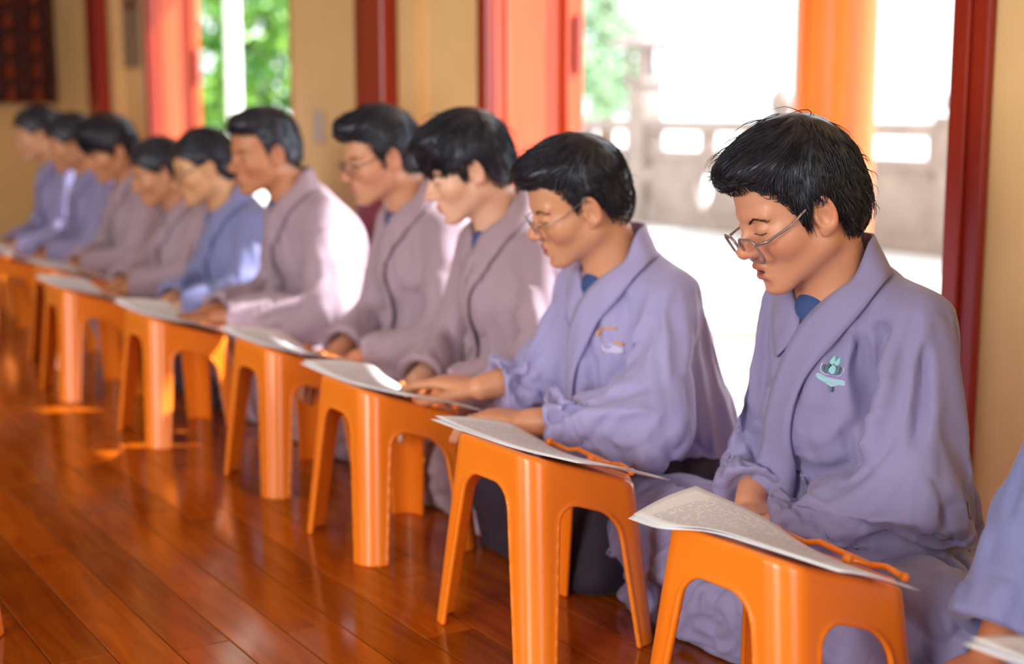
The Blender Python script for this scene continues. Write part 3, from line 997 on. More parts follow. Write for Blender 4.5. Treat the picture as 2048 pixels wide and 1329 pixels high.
def lip_mask(Q, op):
    up = ell(Q, (0.0872, 0, -0.0585), (0.0105, 0.0215, 0.0062))
    lo = ell(Q, (0.0852, 0, -0.0695 - op), (0.0108, 0.0185, 0.0072))
    return smooth01(-np.minimum(up, lo), -0.0012, 0.0010)


HAIRLINE = {
    'crop': [(-.12, -.062), (-.07, -.062), (-.04, -.045), (-.028, -.01), (-.015, .016), (.006, .017), (.010, -.022), (.021, -.026), (.030, .014), (.048, .046), (.068, .064), (.1, .070)],
    'fade': [(-.12, -.045), (-.07, -.045), (-.04, -.03), (-.028, .0), (-.015, .018), (.006, .018), (.010, .000), (.019, -.004), (.026, .02), (.042, .05), (.066, .066), (.1, .072)],
    'bangs': [(-.12, -.058), (-.07, -.058), (-.04, -.04), (-.028, -.008), (-.015, .016), (.006, .017), (.010, -.014), (.022, -.02), (.032, .008), (.05, .012), (.07, .014), (.1, .016)],
    'tied': [(-.12, -.065), (-.07, -.065), (-.04, -.05), (-.028, -.02), (-.015, .012), (.006, .013), (.012, .006), (.021, .008), (.032, .012), (.05, .036), (.068, .052), (.1, .058)],
}


def hair_hull(Q, st):
    x, y, z = Q.T
    A = np.abs(y)
    S = np.stack([x, A, z], 1)
    if st['kind'] == 'tied':
        d = ell(Q, (-0.013, 0, 0.034), (0.103, 0.085, 0.097))
        d = smin(d, ell(Q, (0.022, 0, 0.048), (0.069, 0.070, 0.064)), 0.02)
        d = smin(d, ell(Q, (-0.055, 0, -0.015), (0.050, 0.064, 0.062)), 0.03)
        if st.get('bun'): d = smin(d, ell(Q, st['bun'], (0.030, 0.030, 0.030)), 0.012)
        return d
    side, top, front = st.get('side', 0.007), st.get('top', 0.016), st.get('front', 0.02)
    d = ell(Q, (-0.013, 0, 0.034), (0.094 + side * 0.9, 0.0765 + side, 0.087 + top))
    d = smin(d, ell(Q, (-0.052, 0, -0.016), (0.050 + side * 0.7, 0.060 + side * 0.8, 0.060)), 0.03)
    d = smin(d, ell(Q, (0.040, 0.004, 0.088), (0.050 + front, 0.060 + side * 0.5, 0.026 + front * 0.6)), 0.03)
    if st['kind'] == 'bangs':
        d = smin(d, ell(Q, (0.030, 0, 0.055), (0.068, 0.070, 0.050)), 0.02)
    return d


def hair_mask(Q, st):
    hl = np.array(HAIRLINE[st['kind']])
    zl = np.interp(Q[:, 0], hl[:, 0], hl[:, 1]).astype(np.float32)
    zl = zl + 0.006 * np.sin(Q[:, 1] * 140 + st.get('seed', 0)) * smooth01(Q[:, 0], 0.04, 0.07)
    if 'part' in st:      # hairline lifts at the parting
        zl = zl + 0.016 * np.exp(-((Q[:, 1] - st['part']) / 0.018) ** 2) * smooth01(Q[:, 0], 0.03, 0.06)
    return (zl - Q[:, 2]) * 0.8


def hair_dir(Q, st):
    x, y, z = Q.T
    if st['kind'] == 'tied':
        t = np.array(st.get('bun', (-0.10, 0, 0.0)), np.float32) - Q
        return t / np.linalg.norm(t, axis=1)[:, None]
    crown = np.array([-0.055, 0.008, 0.115], np.float32)
    d = Q - crown
    d /= np.linalg.norm(d, axis=1)[:, None] + 1e-6
    sw = st.get('sweep', 0.5)
    topw = smooth01(z, 0.055, 0.10)
    d[:, 1] += sw * topw * smooth01(x, -0.02, 0.05)
    d[:, 0] += topw * 0.5 * smooth01(x, -0.03, 0.03)
    low = (1 - topw) * (1 - 0.9 * smooth01(x, 0.02, 0.05) * (1 - smooth01(np.abs(y), 0.045, 0.065)))
    d[:, 2] -= low * 0.9
    d[:, 0] -= low * 0.35 * smooth01(-x, -0.03, 0.05)
    q = Q * 38 + st.get('seed', 0)
    d[:, 0] += (vnoise(q) - 0.5) * st.get('mess', 0.7)
    d[:, 1] += (vnoise(q + 9.3) - 0.5) * st.get('mess', 0.7)
    d[:, 2] += (vnoise(q + 17.1) - 0.5) * st.get('mess', 0.7) * 0.6
    return d / (np.linalg.norm(d, axis=1)[:, None] + 1e-6)


def ribbons(P, r):
    """P (n, k, 3) polylines, r (n, k) radii -> three sided tapered tubes"""
    n, k, _ = P.shape
    T = np.gradient(P, axis=1)
    T /= np.linalg.norm(T, axis=2)[..., None] + 1e-9
    ref = np.where(np.abs(T[..., 2:3]) < 0.9, np.array([0, 0, 1.0]), np.array([1.0, 0, 0]))
    U = np.cross(T, ref); U /= np.linalg.norm(U, axis=2)[..., None] + 1e-9
    Wv = np.cross(T, U)
    V = np.stack([P + (U * math.cos(a) + Wv * math.sin(a)) * r[..., None] for a in (0, 2.094, 4.189)], 2)   # n,k,3,3
    V = V.reshape(-1, 3)
    i = np.arange(n)[:, None, None] * k * 3 + np.arange(k - 1)[None, :, None] * 3
    j = np.arange(3)[None, None, :]; j2 = (j + 1) % 3
    F = np.stack([i + j, i + j2, i + 3 + j2, i + 3 + j], -1).reshape(-1, 4)
    return V, F


def make_hair(st, count, res, rad, rg):
    hull = lambda Q: hair_hull(Q, st)
    capf = lambda Q: smax(hair_hull(Q, st) + 0.0025 - 0.002 * (vnoise(Q * np.array([45, 110, 60], np.float32)) - 0.5) * 2, hair_mask(Q, st), 0.004)
    V, F = mesh_sdf(capf, (-0.16, -0.12, -0.09), (0.14, 0.12, 0.17), res, slack=0.012, refine=0)
    nrm = rg.normal(size=(count * 4, 3)).astype(np.float32)
    nrm /= np.linalg.norm(nrm, axis=1)[:, None]
    roots = np.array([-0.013, 0, 0.032], np.float32) + nrm * np.array([0.096, 0.078, 0.090], np.float32)
    roots = roots[hair_mask(roots, st) < -0.002][:count]
    n = len(roots)
    K = 8
    topw = smooth01(roots[:, 2], 0.06, 0.10)
    ln = (st.get('len_side', 0.03) * (1 - topw) + st.get('len_top', 0.06) * topw) * rg.uniform(0.7, 1.25, n)
    off = rg.uniform(-0.004, st.get('puff', 0.0025), n).astype(np.float32)
    wild = rg.random(n) < st.get('flyaway', 0.02)
    off[wild] += rg.uniform(0.003, 0.014, wild.sum())
    p = snap(hull, roots, -0.004, 2)
    pts = [p.copy()]
    hang = rg.uniform(0.0, st.get('hang', 0.012), n).astype(np.float32)
    jit = rg.normal(size=(n, 3)).astype(np.float32) * 0.14
    for k in range(1, K):
        g_ = grad(hull, p, 0.001); g_ /= np.linalg.norm(g_, axis=1)[:, None] + 1e-6
        d = hair_dir(p, st) + jit
        d -= g_ * (d * g_).sum(1)[:, None] * 0.85
        d /= np.linalg.norm(d, axis=1)[:, None] + 1e-6
        p = p + d * (ln / (K - 1))[:, None]
        tgt = -0.004 + (off + 0.004) * smooth01(np.float32(k / (K - 1)), 0, 0.7)
        p = p - np.clip(ev(hull, p) - tgt, -0.006, 0.006)[:, None] * g_
        over = hair_mask(p, st) / 0.8 - hang
        p[:, 2] += np.where(p[:, 0] > -0.03, np.clip(over, 0, 0.03), 0)
        pts.append(p.copy())
    P = np.stack(pts, 1)
    tt = np.linspace(0, 1, K)
    R = rad * rg.uniform(0.7, 1.3, n)[:, None] * (1 - 0.85 * tt[None, :] ** 2)
    V2, F2 = ribbons(P, R)
    return np.concatenate([V, V2]), np.concatenate([F, F2 + len(V)])


# ------------------------------------------------------------------ people: hands
def hand_frame(w, d, nrm):
    d = np.asarray(d, np.float32); d = d / np.linalg.norm(d)
    nrm = np.asarray(nrm, np.float32); nrm = nrm - d * (nrm @ d); nrm /= np.linalg.norm(nrm)
    return np.asarray(w, np.float32), d, nrm


def hand_parts(w, d, nrm, side, curl=0.5, spread=0.08, thumb=0.5, s=1.0):
    """d towards the fingertips, nrm the palm side; side +1 when the thumb lies along cross(d, nrm)"""
    a = np.cross(d, nrm) * side
    caps = []
    base = [(0.030, 0.086), (0.010, 0.090), (-0.010, 0.087), (-0.028, 0.079)]
    lens_ = [(0.042, 0.025, 0.021), (0.046, 0.028, 0.022), (0.042, 0.026, 0.021), (0.034, 0.020, 0.019)]
    rad = [0.0088, 0.0090, 0.0086, 0.0077]
    for i in range(4):
        p = w + s * (a * base[i][0] + d * base[i][1])
        caps.append((w + s * (a * base[i][0] * 0.75 + d * 0.03), p, 0.0115 * s, 0.0105 * s))
        dr = d + a * spread * (1.5 - i)
        dr = dr / np.linalg.norm(dr)
        ang = 0.0
        for j, l in enumerate(lens_[i]):
            ang += (curl[i] if hasattr(curl, '__len__') else curl) * (0.8, 1.0, 0.7)[j] + 0.03 * i
            v = dr * math.cos(ang) + nrm * math.sin(ang)
            q = p + v * l * s
            r0 = rad[i] * s * (1 - 0.07 * j)
            caps.append((p, q, r0, r0 * 0.93))
            p = q
    t0 = w + s * (a * 0.020 + d * 0.022 + nrm * 0.006)
    tv = d * 0.62 + a * (0.55 + 0.3 * thumb) + nrm * 0.25
    tv /= np.linalg.norm(tv)
    t1 = t0 + tv * 0.045 * s
    tv2 = d * 0.85 + a * (0.25 + 0.2 * thumb) + nrm * 0.2; tv2 /= np.linalg.norm(tv2)
    t2 = t1 + tv2 * 0.032 * s
    tv3 = d * 0.95 + a * 0.1 * thumb + nrm * 0.25; tv3 /= np.linalg.norm(tv3)
    t3 = t2 + tv3 * 0.024 * s
    thumbs = [(t0, t1, 0.0145 * s, 0.0115 * s), (t1, t2, 0.0105 * s, 0.0098 * s), (t2, t3, 0.0098 * s, 0.0085 * s)]
    Rp = np.stack([d, a, nrm], 1)
    palm = (w + s * (d * 0.052 + a * 0.001), (0.050 * s, 0.040 * s, 0.0155 * s), Rp)
    return caps, thumbs, palm


def hand_field(P, parts, el, w):
    caps, thumbs, palm = parts
    d = ell(P, *palm)
    f = None
    for c in caps:
        q = cap(P, *c)
        f = q if f is None else smin(f, q, 0.0025)
    d = smin(d, f, 0.008)
    t = None
    for c in thumbs:
        q = cap(P, *c)
        t = q if t is None else smin(t, q, 0.004)
    d = smin(d, t, 0.006)
    fa = el + (w - el) * 0.3
    return smin(d, cap(P, fa, w, 0.034, 0.0245), 0.012)


# ------------------------------------------------------------------ people: robe
def fold_noise(Q):
    """rounded ridges with sharper valleys between them"""
    w = vnoise(Q * 0.45 + 11.7) - 0.5
    Qw = Q + w[:, None] * np.array([0.4, 1.1, 1.1], np.float32)
    v1 = 1 - np.abs(2 * vnoise(Qw) - 1)
    v2 = 1 - np.abs(2 * vnoise(Qw * 1.83 + 5.5) - 1)
    g = vnoise(Q * 0.5 + 2.2)
    return -(v1 ** 3.0 - 0.22) * (0.35 + 1.3 * g) - 0.45 * (v2 ** 3.0 - 0.22) * (0.3 + 1.4 * (1 - g)) + 0.25 * (w * 2)


def limb_noise(P, a, b, seed, fl=3.2, fa=19.0, twist=5.0):
    a = np.asarray(a, np.float32); b = np.asarray(b, np.float32)
    t = (b - a); ln = float(np.linalg.norm(t)); t = t / ln
    ref = np.array([0.3, 0.2, 0.93], np.float32)
    u = np.cross(t, ref); u /= np.linalg.norm(u); v = np.cross(t, u)
    q = P - a
    s = q @ t
    Q = np.stack([s * fl, (q @ u) * fa + s * twist, (q @ v) * fa - s * twist * 0.6], 1) + seed
    return fold_noise(Q.astype(np.float32))


class Robe:
    def __init__(self, k):
        self.k = k
        Nk = k['N']
        self.spine = [((-0.010, 0, 0.125), (0.158, 0.175, 0.125)),
                      ((0.012, 0, 0.285), (0.142, 0.155, 0.14)),
                      ((Nk[0] * 0.45, Nk[1] * 0.5, Nk[2] - 0.17), (0.132, 0.150, 0.13)),
                      ((Nk[0] - 0.035, Nk[1], Nk[2] - 0.08), (0.084, 0.118, 0.060))]
        self.amp = k.get('fold', 0.010)
        self.seed = k.get('seed', 0.0)

    def cuff(self, s):
        k = self.k
        el, wr = np.asarray(k['el' + s], np.float32), np.asarray(k['wr' + s], np.float32)
        d = (wr - el); ln = np.linalg.norm(d); d = d / ln
        return el, wr, d, el + d * (ln * k.get('cuff' + s, 0.86))

    def torso(self, P):
        k = self.k
        d = None
        for i, (c, r) in enumerate(self.spine):
            r = tuple(np.array(r) * k.get('bulk', 1.0))
            e = ell(P, c, r)
            d = e if d is None else smin(d, e, 0.06)
        Nk = np.array(k['N'])
        for s in ('L', 'R'):
            d = smin(d, cap(P, Nk + (-0.035, 0, -0.035), np.array(k['sh' + s]) + (-0.01, 0, 0.0), 0.050, 0.052), 0.05)
        return d

    def arm(self, P, s):
        k = self.k
        el, wr, d, ce = self.cuff(s)
        sh = np.asarray(k['sh' + s], np.float32)
        w = k.get('sleeve', 1.0)
        ua = cap(P, sh, el, 0.058 * w, 0.060 * w)
        fa = cap(P, el, ce + d * 0.04, 0.060 * w, 0.062 * w)
        dn = np.array([0, 0, -1.0], np.float32)
        dr = cap(P, el + dn * 0.025, ce + d * 0.04 + dn * 0.035, 0.048 * w, 0.055 * w)
        f = smin(fa, dr, 0.03)
        a = smin(ua, f, 0.03)
        return a

    def legs(self, P):
        k = self.k
        d = None
        for s in (1, -1):
            hip = (0.02, s * 0.10, 0.12)
            kn = k.get('kneeL' if s > 0 else 'kneeR', (0.21, s * 0.195, 0.125))
            e = smin(cap(P, hip, kn, 0.115, 0.088), cap(P, kn, (0.20, -s * 0.04, 0.085), 0.082, 0.075), 0.04)
            # skirt falling from the knee to the floor
            e = smin(e, cap(P, (kn[0] - 0.01, kn[1] * 0.97, 0.02), (0.205, s * 0.08, 0.02), 0.085, 0.075), 0.05)
            d = e if d is None else smin(d, e, 0.05)
        d = smin(d, ell(P, (0.13, 0, 0.125), (0.14, 0.18, 0.10)), 0.05)
        return d

    def __call__(self, P):
        k = self.k
        A = self.amp
        sd = self.seed
        t = self.torso(P)
        lg = self.legs(P)
        if A > 0:
            Q = np.stack([P[:, 0] * 17, P[:, 1] * 19 + P[:, 2] * 5 * np.sign(P[:, 1] + 1e-5), P[:, 2] * 3.2], 1).astype(np.float32) + sd
            topf = 1 - smooth01(P[:, 2], k['N'][2] - 0.10, k['N'][2] - 0.02)
            t = t - A * fold_noise(Q) * (0.2 + 0.8 * topf)
            kl, kr = k.get('kneeL', (0.21, 0.195, 0.125)), k.get('kneeR', (0.21, -0.195, 0.125))
            nl = np.where(P[:, 1] > 0, limb_noise(P, (0, 0.05, 0.15), kl, sd + 1, 4.5, 21, 6), limb_noise(P, (0, -0.05, 0.15), kr, sd + 2, 4.5, 21, 6))
            lg = lg - A * 1.15 * nl
        d = smin(t, lg, 0.035) if not k.get('trousers') else smax(t, (0.215 - 0.10 * smooth01(-P[:, 0], -0.06, 0.05) - P[:, 2]), 0.012)
        for s, so in (('L', 3.0), ('R', 4.5)):
            a = self.arm(P, s)
            el, wr, dv, ce = self.cuff(s)
            sh = np.asarray(k['sh' + s], np.float32)
            if A > 0:
              m = smooth01(((P - el) @ dv), -0.03, 0.06)
              nz = limb_noise(P, sh, el, sd + so) * (1 - m) + limb_noise(P, el, wr, sd + so + 7, 6, 24, 9) * m
              down = smooth01(((P - sh) @ (el - sh)) / float((el - sh) @ (el - sh)), 0.0, 0.35)
              a = a - A * 1.1 * nz * (0.25 + 0.75 * down)
            a = smax(a, (P - ce) @ dv, 0.006)
            hollow = cap(P, ce - dv * 0.035, ce + dv * 0.12, 0.036, 0.052)
            a = smax(a, -hollow, 0.006)
            d = smin(d, a, 0.022)
        # neck opening and the V below it
        Nk = np.array(k['N'], np.float32); H = np.array(k['H'], np.float32)
        up = (H - Nk); up = up / np.linalg.norm(up)
        d = smax(d, -cap(P, Nk - up * 0.02, Nk + up * 0.15, 0.060, 0.066), 0.008)
        d = smax(d, -cap(P, Nk + np.array([0.045, 0, 0.0], np.float32), np.array(k['V'], np.float32) + np.array([0.012, 0, 0], np.float32), 0.045, 0.010), 0.008)
        for pts, amp, wd in k.get('folds', []):
            a = np.asarray(pts, np.float32)
            near = ((P > a.min(0) - 2.2 * wd) & (P < a.max(0) + 2.2 * wd)).all(1)
            if not near.any(): continue
            q, tt = polyd(P[near], pts)
            d[near] -= amp * np.exp(-(q / wd) ** 2) * np.clip(np.minimum(tt, 1 - tt) * 5, 0, 1)
        if 'extra' in k: d = k['extra'](P, d)
        return np.maximum(d, 0.003 - P[:, 2])


def band(fn, inner, outer, n=46, m=6, off=0.004, thick=0.004, free=6, tree=None):
    """a strip of cloth between two edge curves, laid on the surface fn"""
    a, b = crom(inner, n), crom(outer, n)
    P = np.stack([a * (1 - t) + b * t for t in np.linspace(0, 1, m)], 1)      # n,m,3
    if tree is None:
        S = snap(fn, P.reshape(-1, 3), off, 5).reshape(n, m, 3)
    else:
        S = []
        for p in P.reshape(-1, 3):
            hit, nn_, _, _ = tree.ray_cast(Vector((float(p[0]) + 0.15, float(p[1]), float(p[2]))), Vector((-1, 0, 0)))
            if hit is None or abs(hit[0] - p[0]) > 0.06: hit, nn_, _, _ = tree.find_nearest(Vector(p.tolist()))
            S.append(np.array(hit + nn_ * (off + 0.002)))
        S = np.array(S, np.float32).reshape(n, m, 3)
        for _ in range(10):
            S[1:-1] = (S[:-2] + S[2:] + 2 * S[1:-1]) / 4
            S[:, 1:-1] = (S[:, :-2] + S[:, 2:] + 2 * S[:, 1:-1]) / 4
        S = S.reshape(-1, 3)
        for i_ in range(len(S)):          # keep the strip outside the cloth below
            hit, nn_, _, _ = tree.find_nearest(Vector(S[i_].tolist()))
            dd = float((Vector(S[i_].tolist()) - hit).dot(nn_))
            if dd < off: S[i_] += np.array(nn_) * (off - dd)
        S = S.reshape(n, m, 3)
        for _ in range(2): S[1:-1] = (S[:-2] + S[2:] + 2 * S[1:-1]) / 4
    w = smooth01(np.arange(n), free, free + 8)[:, None, None]
    P = P * (1 - w) + S * w
    T = np.gradient(P, axis=0); Wd = np.gradient(P, axis=1)
    nr = np.cross(T, Wd); nr /= np.linalg.norm(nr, axis=2)[..., None] + 1e-9
    c = P.reshape(-1, 3).mean(0)
    g_ = grad(fn, P.reshape(-1, 3).astype(np.float32)).reshape(n, m, 3)
    if (nr * g_).sum() < 0: nr = -nr
    O = P + nr * thick
    V = np.concatenate([P.reshape(-1, 3), O.reshape(-1, 3)])
    Nn = n * m
    F = []
    for i in range(n - 1):
        for j in range(m - 1):
            q = [i * m + j, (i + 1) * m + j, (i + 1) * m + j + 1, i * m + j + 1]
            F.append(q[::-1]); F.append([x + Nn for x in q])
    for i in range(n - 1):
        F.append([i * m, (i + 1) * m, (i + 1) * m + Nn, i * m + Nn][::1])
        F.append([i * m + m - 1, i * m + m - 1 + Nn, (i + 1) * m + m - 1 + Nn, (i + 1) * m + m - 1])
    for j in range(m - 1):
        F.append([j, j + Nn, j + 1 + Nn, j + 1])
        e = (n - 1) * m
        F.append([e + j, e + j + 1, e + j + 1 + Nn, e + j + Nn])
    return V, np.array(F)


def patch(fn, poly, O, U, Vv, off, plane):
    """outline poly (2d) laid on the cloth as rings about its middle, with a skirt down into the weave"""
    dense = []
    n0 = len(poly)
    for i in range(n0):
        a, b = np.array(poly[i]), np.array(poly[(i + 1) % n0])
        m_ = max(1, int(np.linalg.norm(b - a) / 0.003))
        dense += [a + (b - a) * k_ / m_ for k_ in range(m_)]
    poly = dense
    n = len(poly)
    out = Vector(np.cross(U, Vv).tolist()).normalized()
    if out.x < 0: out = -out
    S, S0 = [], []
    for q in poly:
        p = Vector((O + U * q[0] + Vv * q[1]).tolist())
        hit, nr_, _, _ = fn.ray_cast(p + out * 0.07, -out)
        if hit is None: hit, nr_, _, _ = fn.find_nearest(p)
        nr_ = out
        hit = p + out * max(plane(q), (hit - p).dot(out))
        S.append(np.array(hit + nr_ * off)); S0.append(np.array(hit - nr_ * 0.004))
    tri = tessellate_polygon([[Vector((float(p[0]), float(p[1]), 0)) for p in poly]])
    F = [tuple(t) for t in tri] + [(i, n + i, n + (i + 1) % n, (i + 1) % n) for i in range(n)]
    return np.array(S + S0), F


def rrect(w, h, r, n=6):
    out = []
    for cx, cy, a0 in ((w - r, h - r, 0), (-w + r, h - r, 90), (-w + r, -h + r, 180), (w - r, -h + r, 270)):
        for i in range(n):
            a = math.radians(a0 + 90 * i / (n - 1))
            out.append((cx + r * math.cos(a), cy + r * math.sin(a)))
    return out


def make_glasses(parent, T, sp):
    """sp: frame material, lens half size, corner radius, drop; T maps head space to person space"""
    zc, xc = sp.get('z', -0.012), sp.get('x', 0.096)
    hw, hh, rr = sp.get('hw', 0.0245), sp.get('hh', 0.020), sp.get('r', 0.012)
    tilt = sp.get('tilt', 0.12)
    mat = M[sp['mat']]
    fr = sp.get('wire', 0.0014)
    g = put('spectacles', None, parent)
    def P3(s, p):
        y, z = p
        wrap = 0.12 * (abs(s * 0.0335 + y) - 0.01)
        return T((xc - wrap * 0.9 - math.sin(tilt) * (-z) * 1.0, s * 0.0335 + y, zc + z))
    rim_mb = MB()
    for s in (1, -1):
        lp_ = rrect(hw, hh, rr)
        loop = [P3(s, p) for p in lp_]
        rm = MB().tube(loop + [loop[0], loop[1]], fr, 8, caps=False)
        rm.build('rim', mat, g, smooth=True)
        c = P3(s, (0, 0))
        MB().add([c] + loop, [(0, i + 1, (i + 1) % len(loop) + 1) for i in range(len(loop))]).build('lens', M['lens'], g, smooth=True)
        hinge = P3(s, (s * hw, hh * 0.55))
        MB().tube([hinge, T((xc - 0.018, s * 0.070, zc + hh * 0.6)), T((0.045, s * 0.0755, 0.004 + (zc + 0.012) * 0.5)), T((0.0, s * 0.079, 0.020)), T((-0.014, s * 0.080, 0.012)), T((-0.024, s * 0.078, -0.008))],
                  [fr * 1.2, fr * 1.1, fr, fr, fr * 1.1, fr * 1.1], 8).build('temple', mat, g, smooth=True)
    b0, b1 = P3(1, (-hw, hh * 0.35)), P3(-1, (hw, hh * 0.35))
    mid = T((xc + 0.004, 0, zc + hh * 0.5))
    MB().tube([b0, mid, b1], fr, 8).build('bridge', mat, g, smooth=True)
    for s in (1, -1):
        MB().tube([P3(s, (-s * hw, -hh * 0.1)), T((xc - 0.006, s * 0.0085, zc - 0.004)), T((xc - 0.010, s * 0.0080, zc - 0.009))], [fr * 0.6, fr * 0.8, 0.0022], 6).build('nose_pad', mat, g, smooth=True)
    return g


def drape(rf_, k, h=0.0125, frames=30, grow=-0.11, bend=0.03, tens=60, inner=0.011, mass=0.5):
    """let an over-wide copy of the robe settle on the body; returns rest and settled vertices after one smoothing step"""
    top = k['N'][2]
    lo, hi = (-0.20, -0.49, -0.01), (0.40, 0.49, top + 0.06)
    V, F = mesh_sdf(rf_, lo, hi, h, slack=0.02, refine=1)
    VI, FI = mesh_sdf(lambda P: rf_(P) + inner, lo, hi, 0.016, slack=0.02, refine=0)
    core = put('core', mesh_np('core', VI, FI))
    ground_ = MB().box(-1, 1, -1, 1, -0.05, 0.0).build('core_floor', None)
    for c in (core, ground_):
        c.modifiers.new('c', 'COLLISION')
        c.collision.thickness_outer = 0.003
        c.collision.cloth_friction = 20
        c.collision.damping = 0.9
    o = put('settling', mesh_np('settling', V, F))
    vg = o.vertex_groups.new(name='pin')
    pin = (V[:, 2] > top - 0.045) | (V[:, 2] < 0.012)
    for s in 'LR':
        el, wr, dv, ce = rf_.cuff(s)
        pin |= (np.linalg.norm(V - ce, axis=1) < 0.09) & (((V - ce) @ dv) > -0.012)
    vg.add([int(i) for i in np.nonzero(pin)[0]], 1.0, 'REPLACE')
    m_ = o.modifiers.new('cloth', 'CLOTH')
    c = m_.settings
    c.quality = 5; c.mass = mass
    c.tension_stiffness = c.compression_stiffness = tens; c.shear_stiffness = tens * 0.4; c.bending_stiffness = bend
    c.air_damping = 2; c.tension_damping = c.compression_damping = c.shear_damping = 8; c.bending_damping = 0.5
    c.vertex_group_mass = 'pin'
    c.shrink_min = c.shrink_max = grow
    m_.collision_settings.collision_quality = 2
    m_.collision_settings.distance_min = 0.003
    m_.point_cache.frame_end = frames + 2
    for f in range(1, frames + 1): scene.frame_set(f)
    def grab(ob):
        e = ob.evaluated_get(bpy.context.evaluated_depsgraph_get()).data
        out = np.empty(len(e.vertices) * 3, np.float32)
        e.vertices.foreach_get('co', out)
        return e, out.reshape(-1, 3)
    _, S = grab(o)
    S = S.copy()
    o.modifiers.clear()
    o.modifiers.new('s', 'SUBSURF').levels = 1
    e, R0 = grab(o)
    R0 = R0.copy()
    Fq = np.empty(len(e.loops), np.int32); e.loops.foreach_get('vertex_index', Fq)
    o.data.vertices.foreach_set('co', S.ravel()); o.data.update()
    e, S1 = grab(o)
    S1 = S1.copy()
    nr_ = np.empty(len(S1) * 3, np.float32); e.vertices.foreach_get('normal', nr_)
    for q in (core, ground_, o): bpy.data.objects.remove(q)
    scene.frame_set(1)
    return R0, S1, nr_.reshape(-1, 3).copy(), Fq.reshape(-1, 4)


def crease(P, folds, noise_fn=None):
    d = np.zeros(len(P), np.float32)
    for pts, amp, wd in folds:
        q, tt = polyd(P, pts)
        d += amp * np.exp(-(q / wd) ** 2) * np.clip(np.minimum(tt, 1 - tt) * 5, 0, 1)
    return d


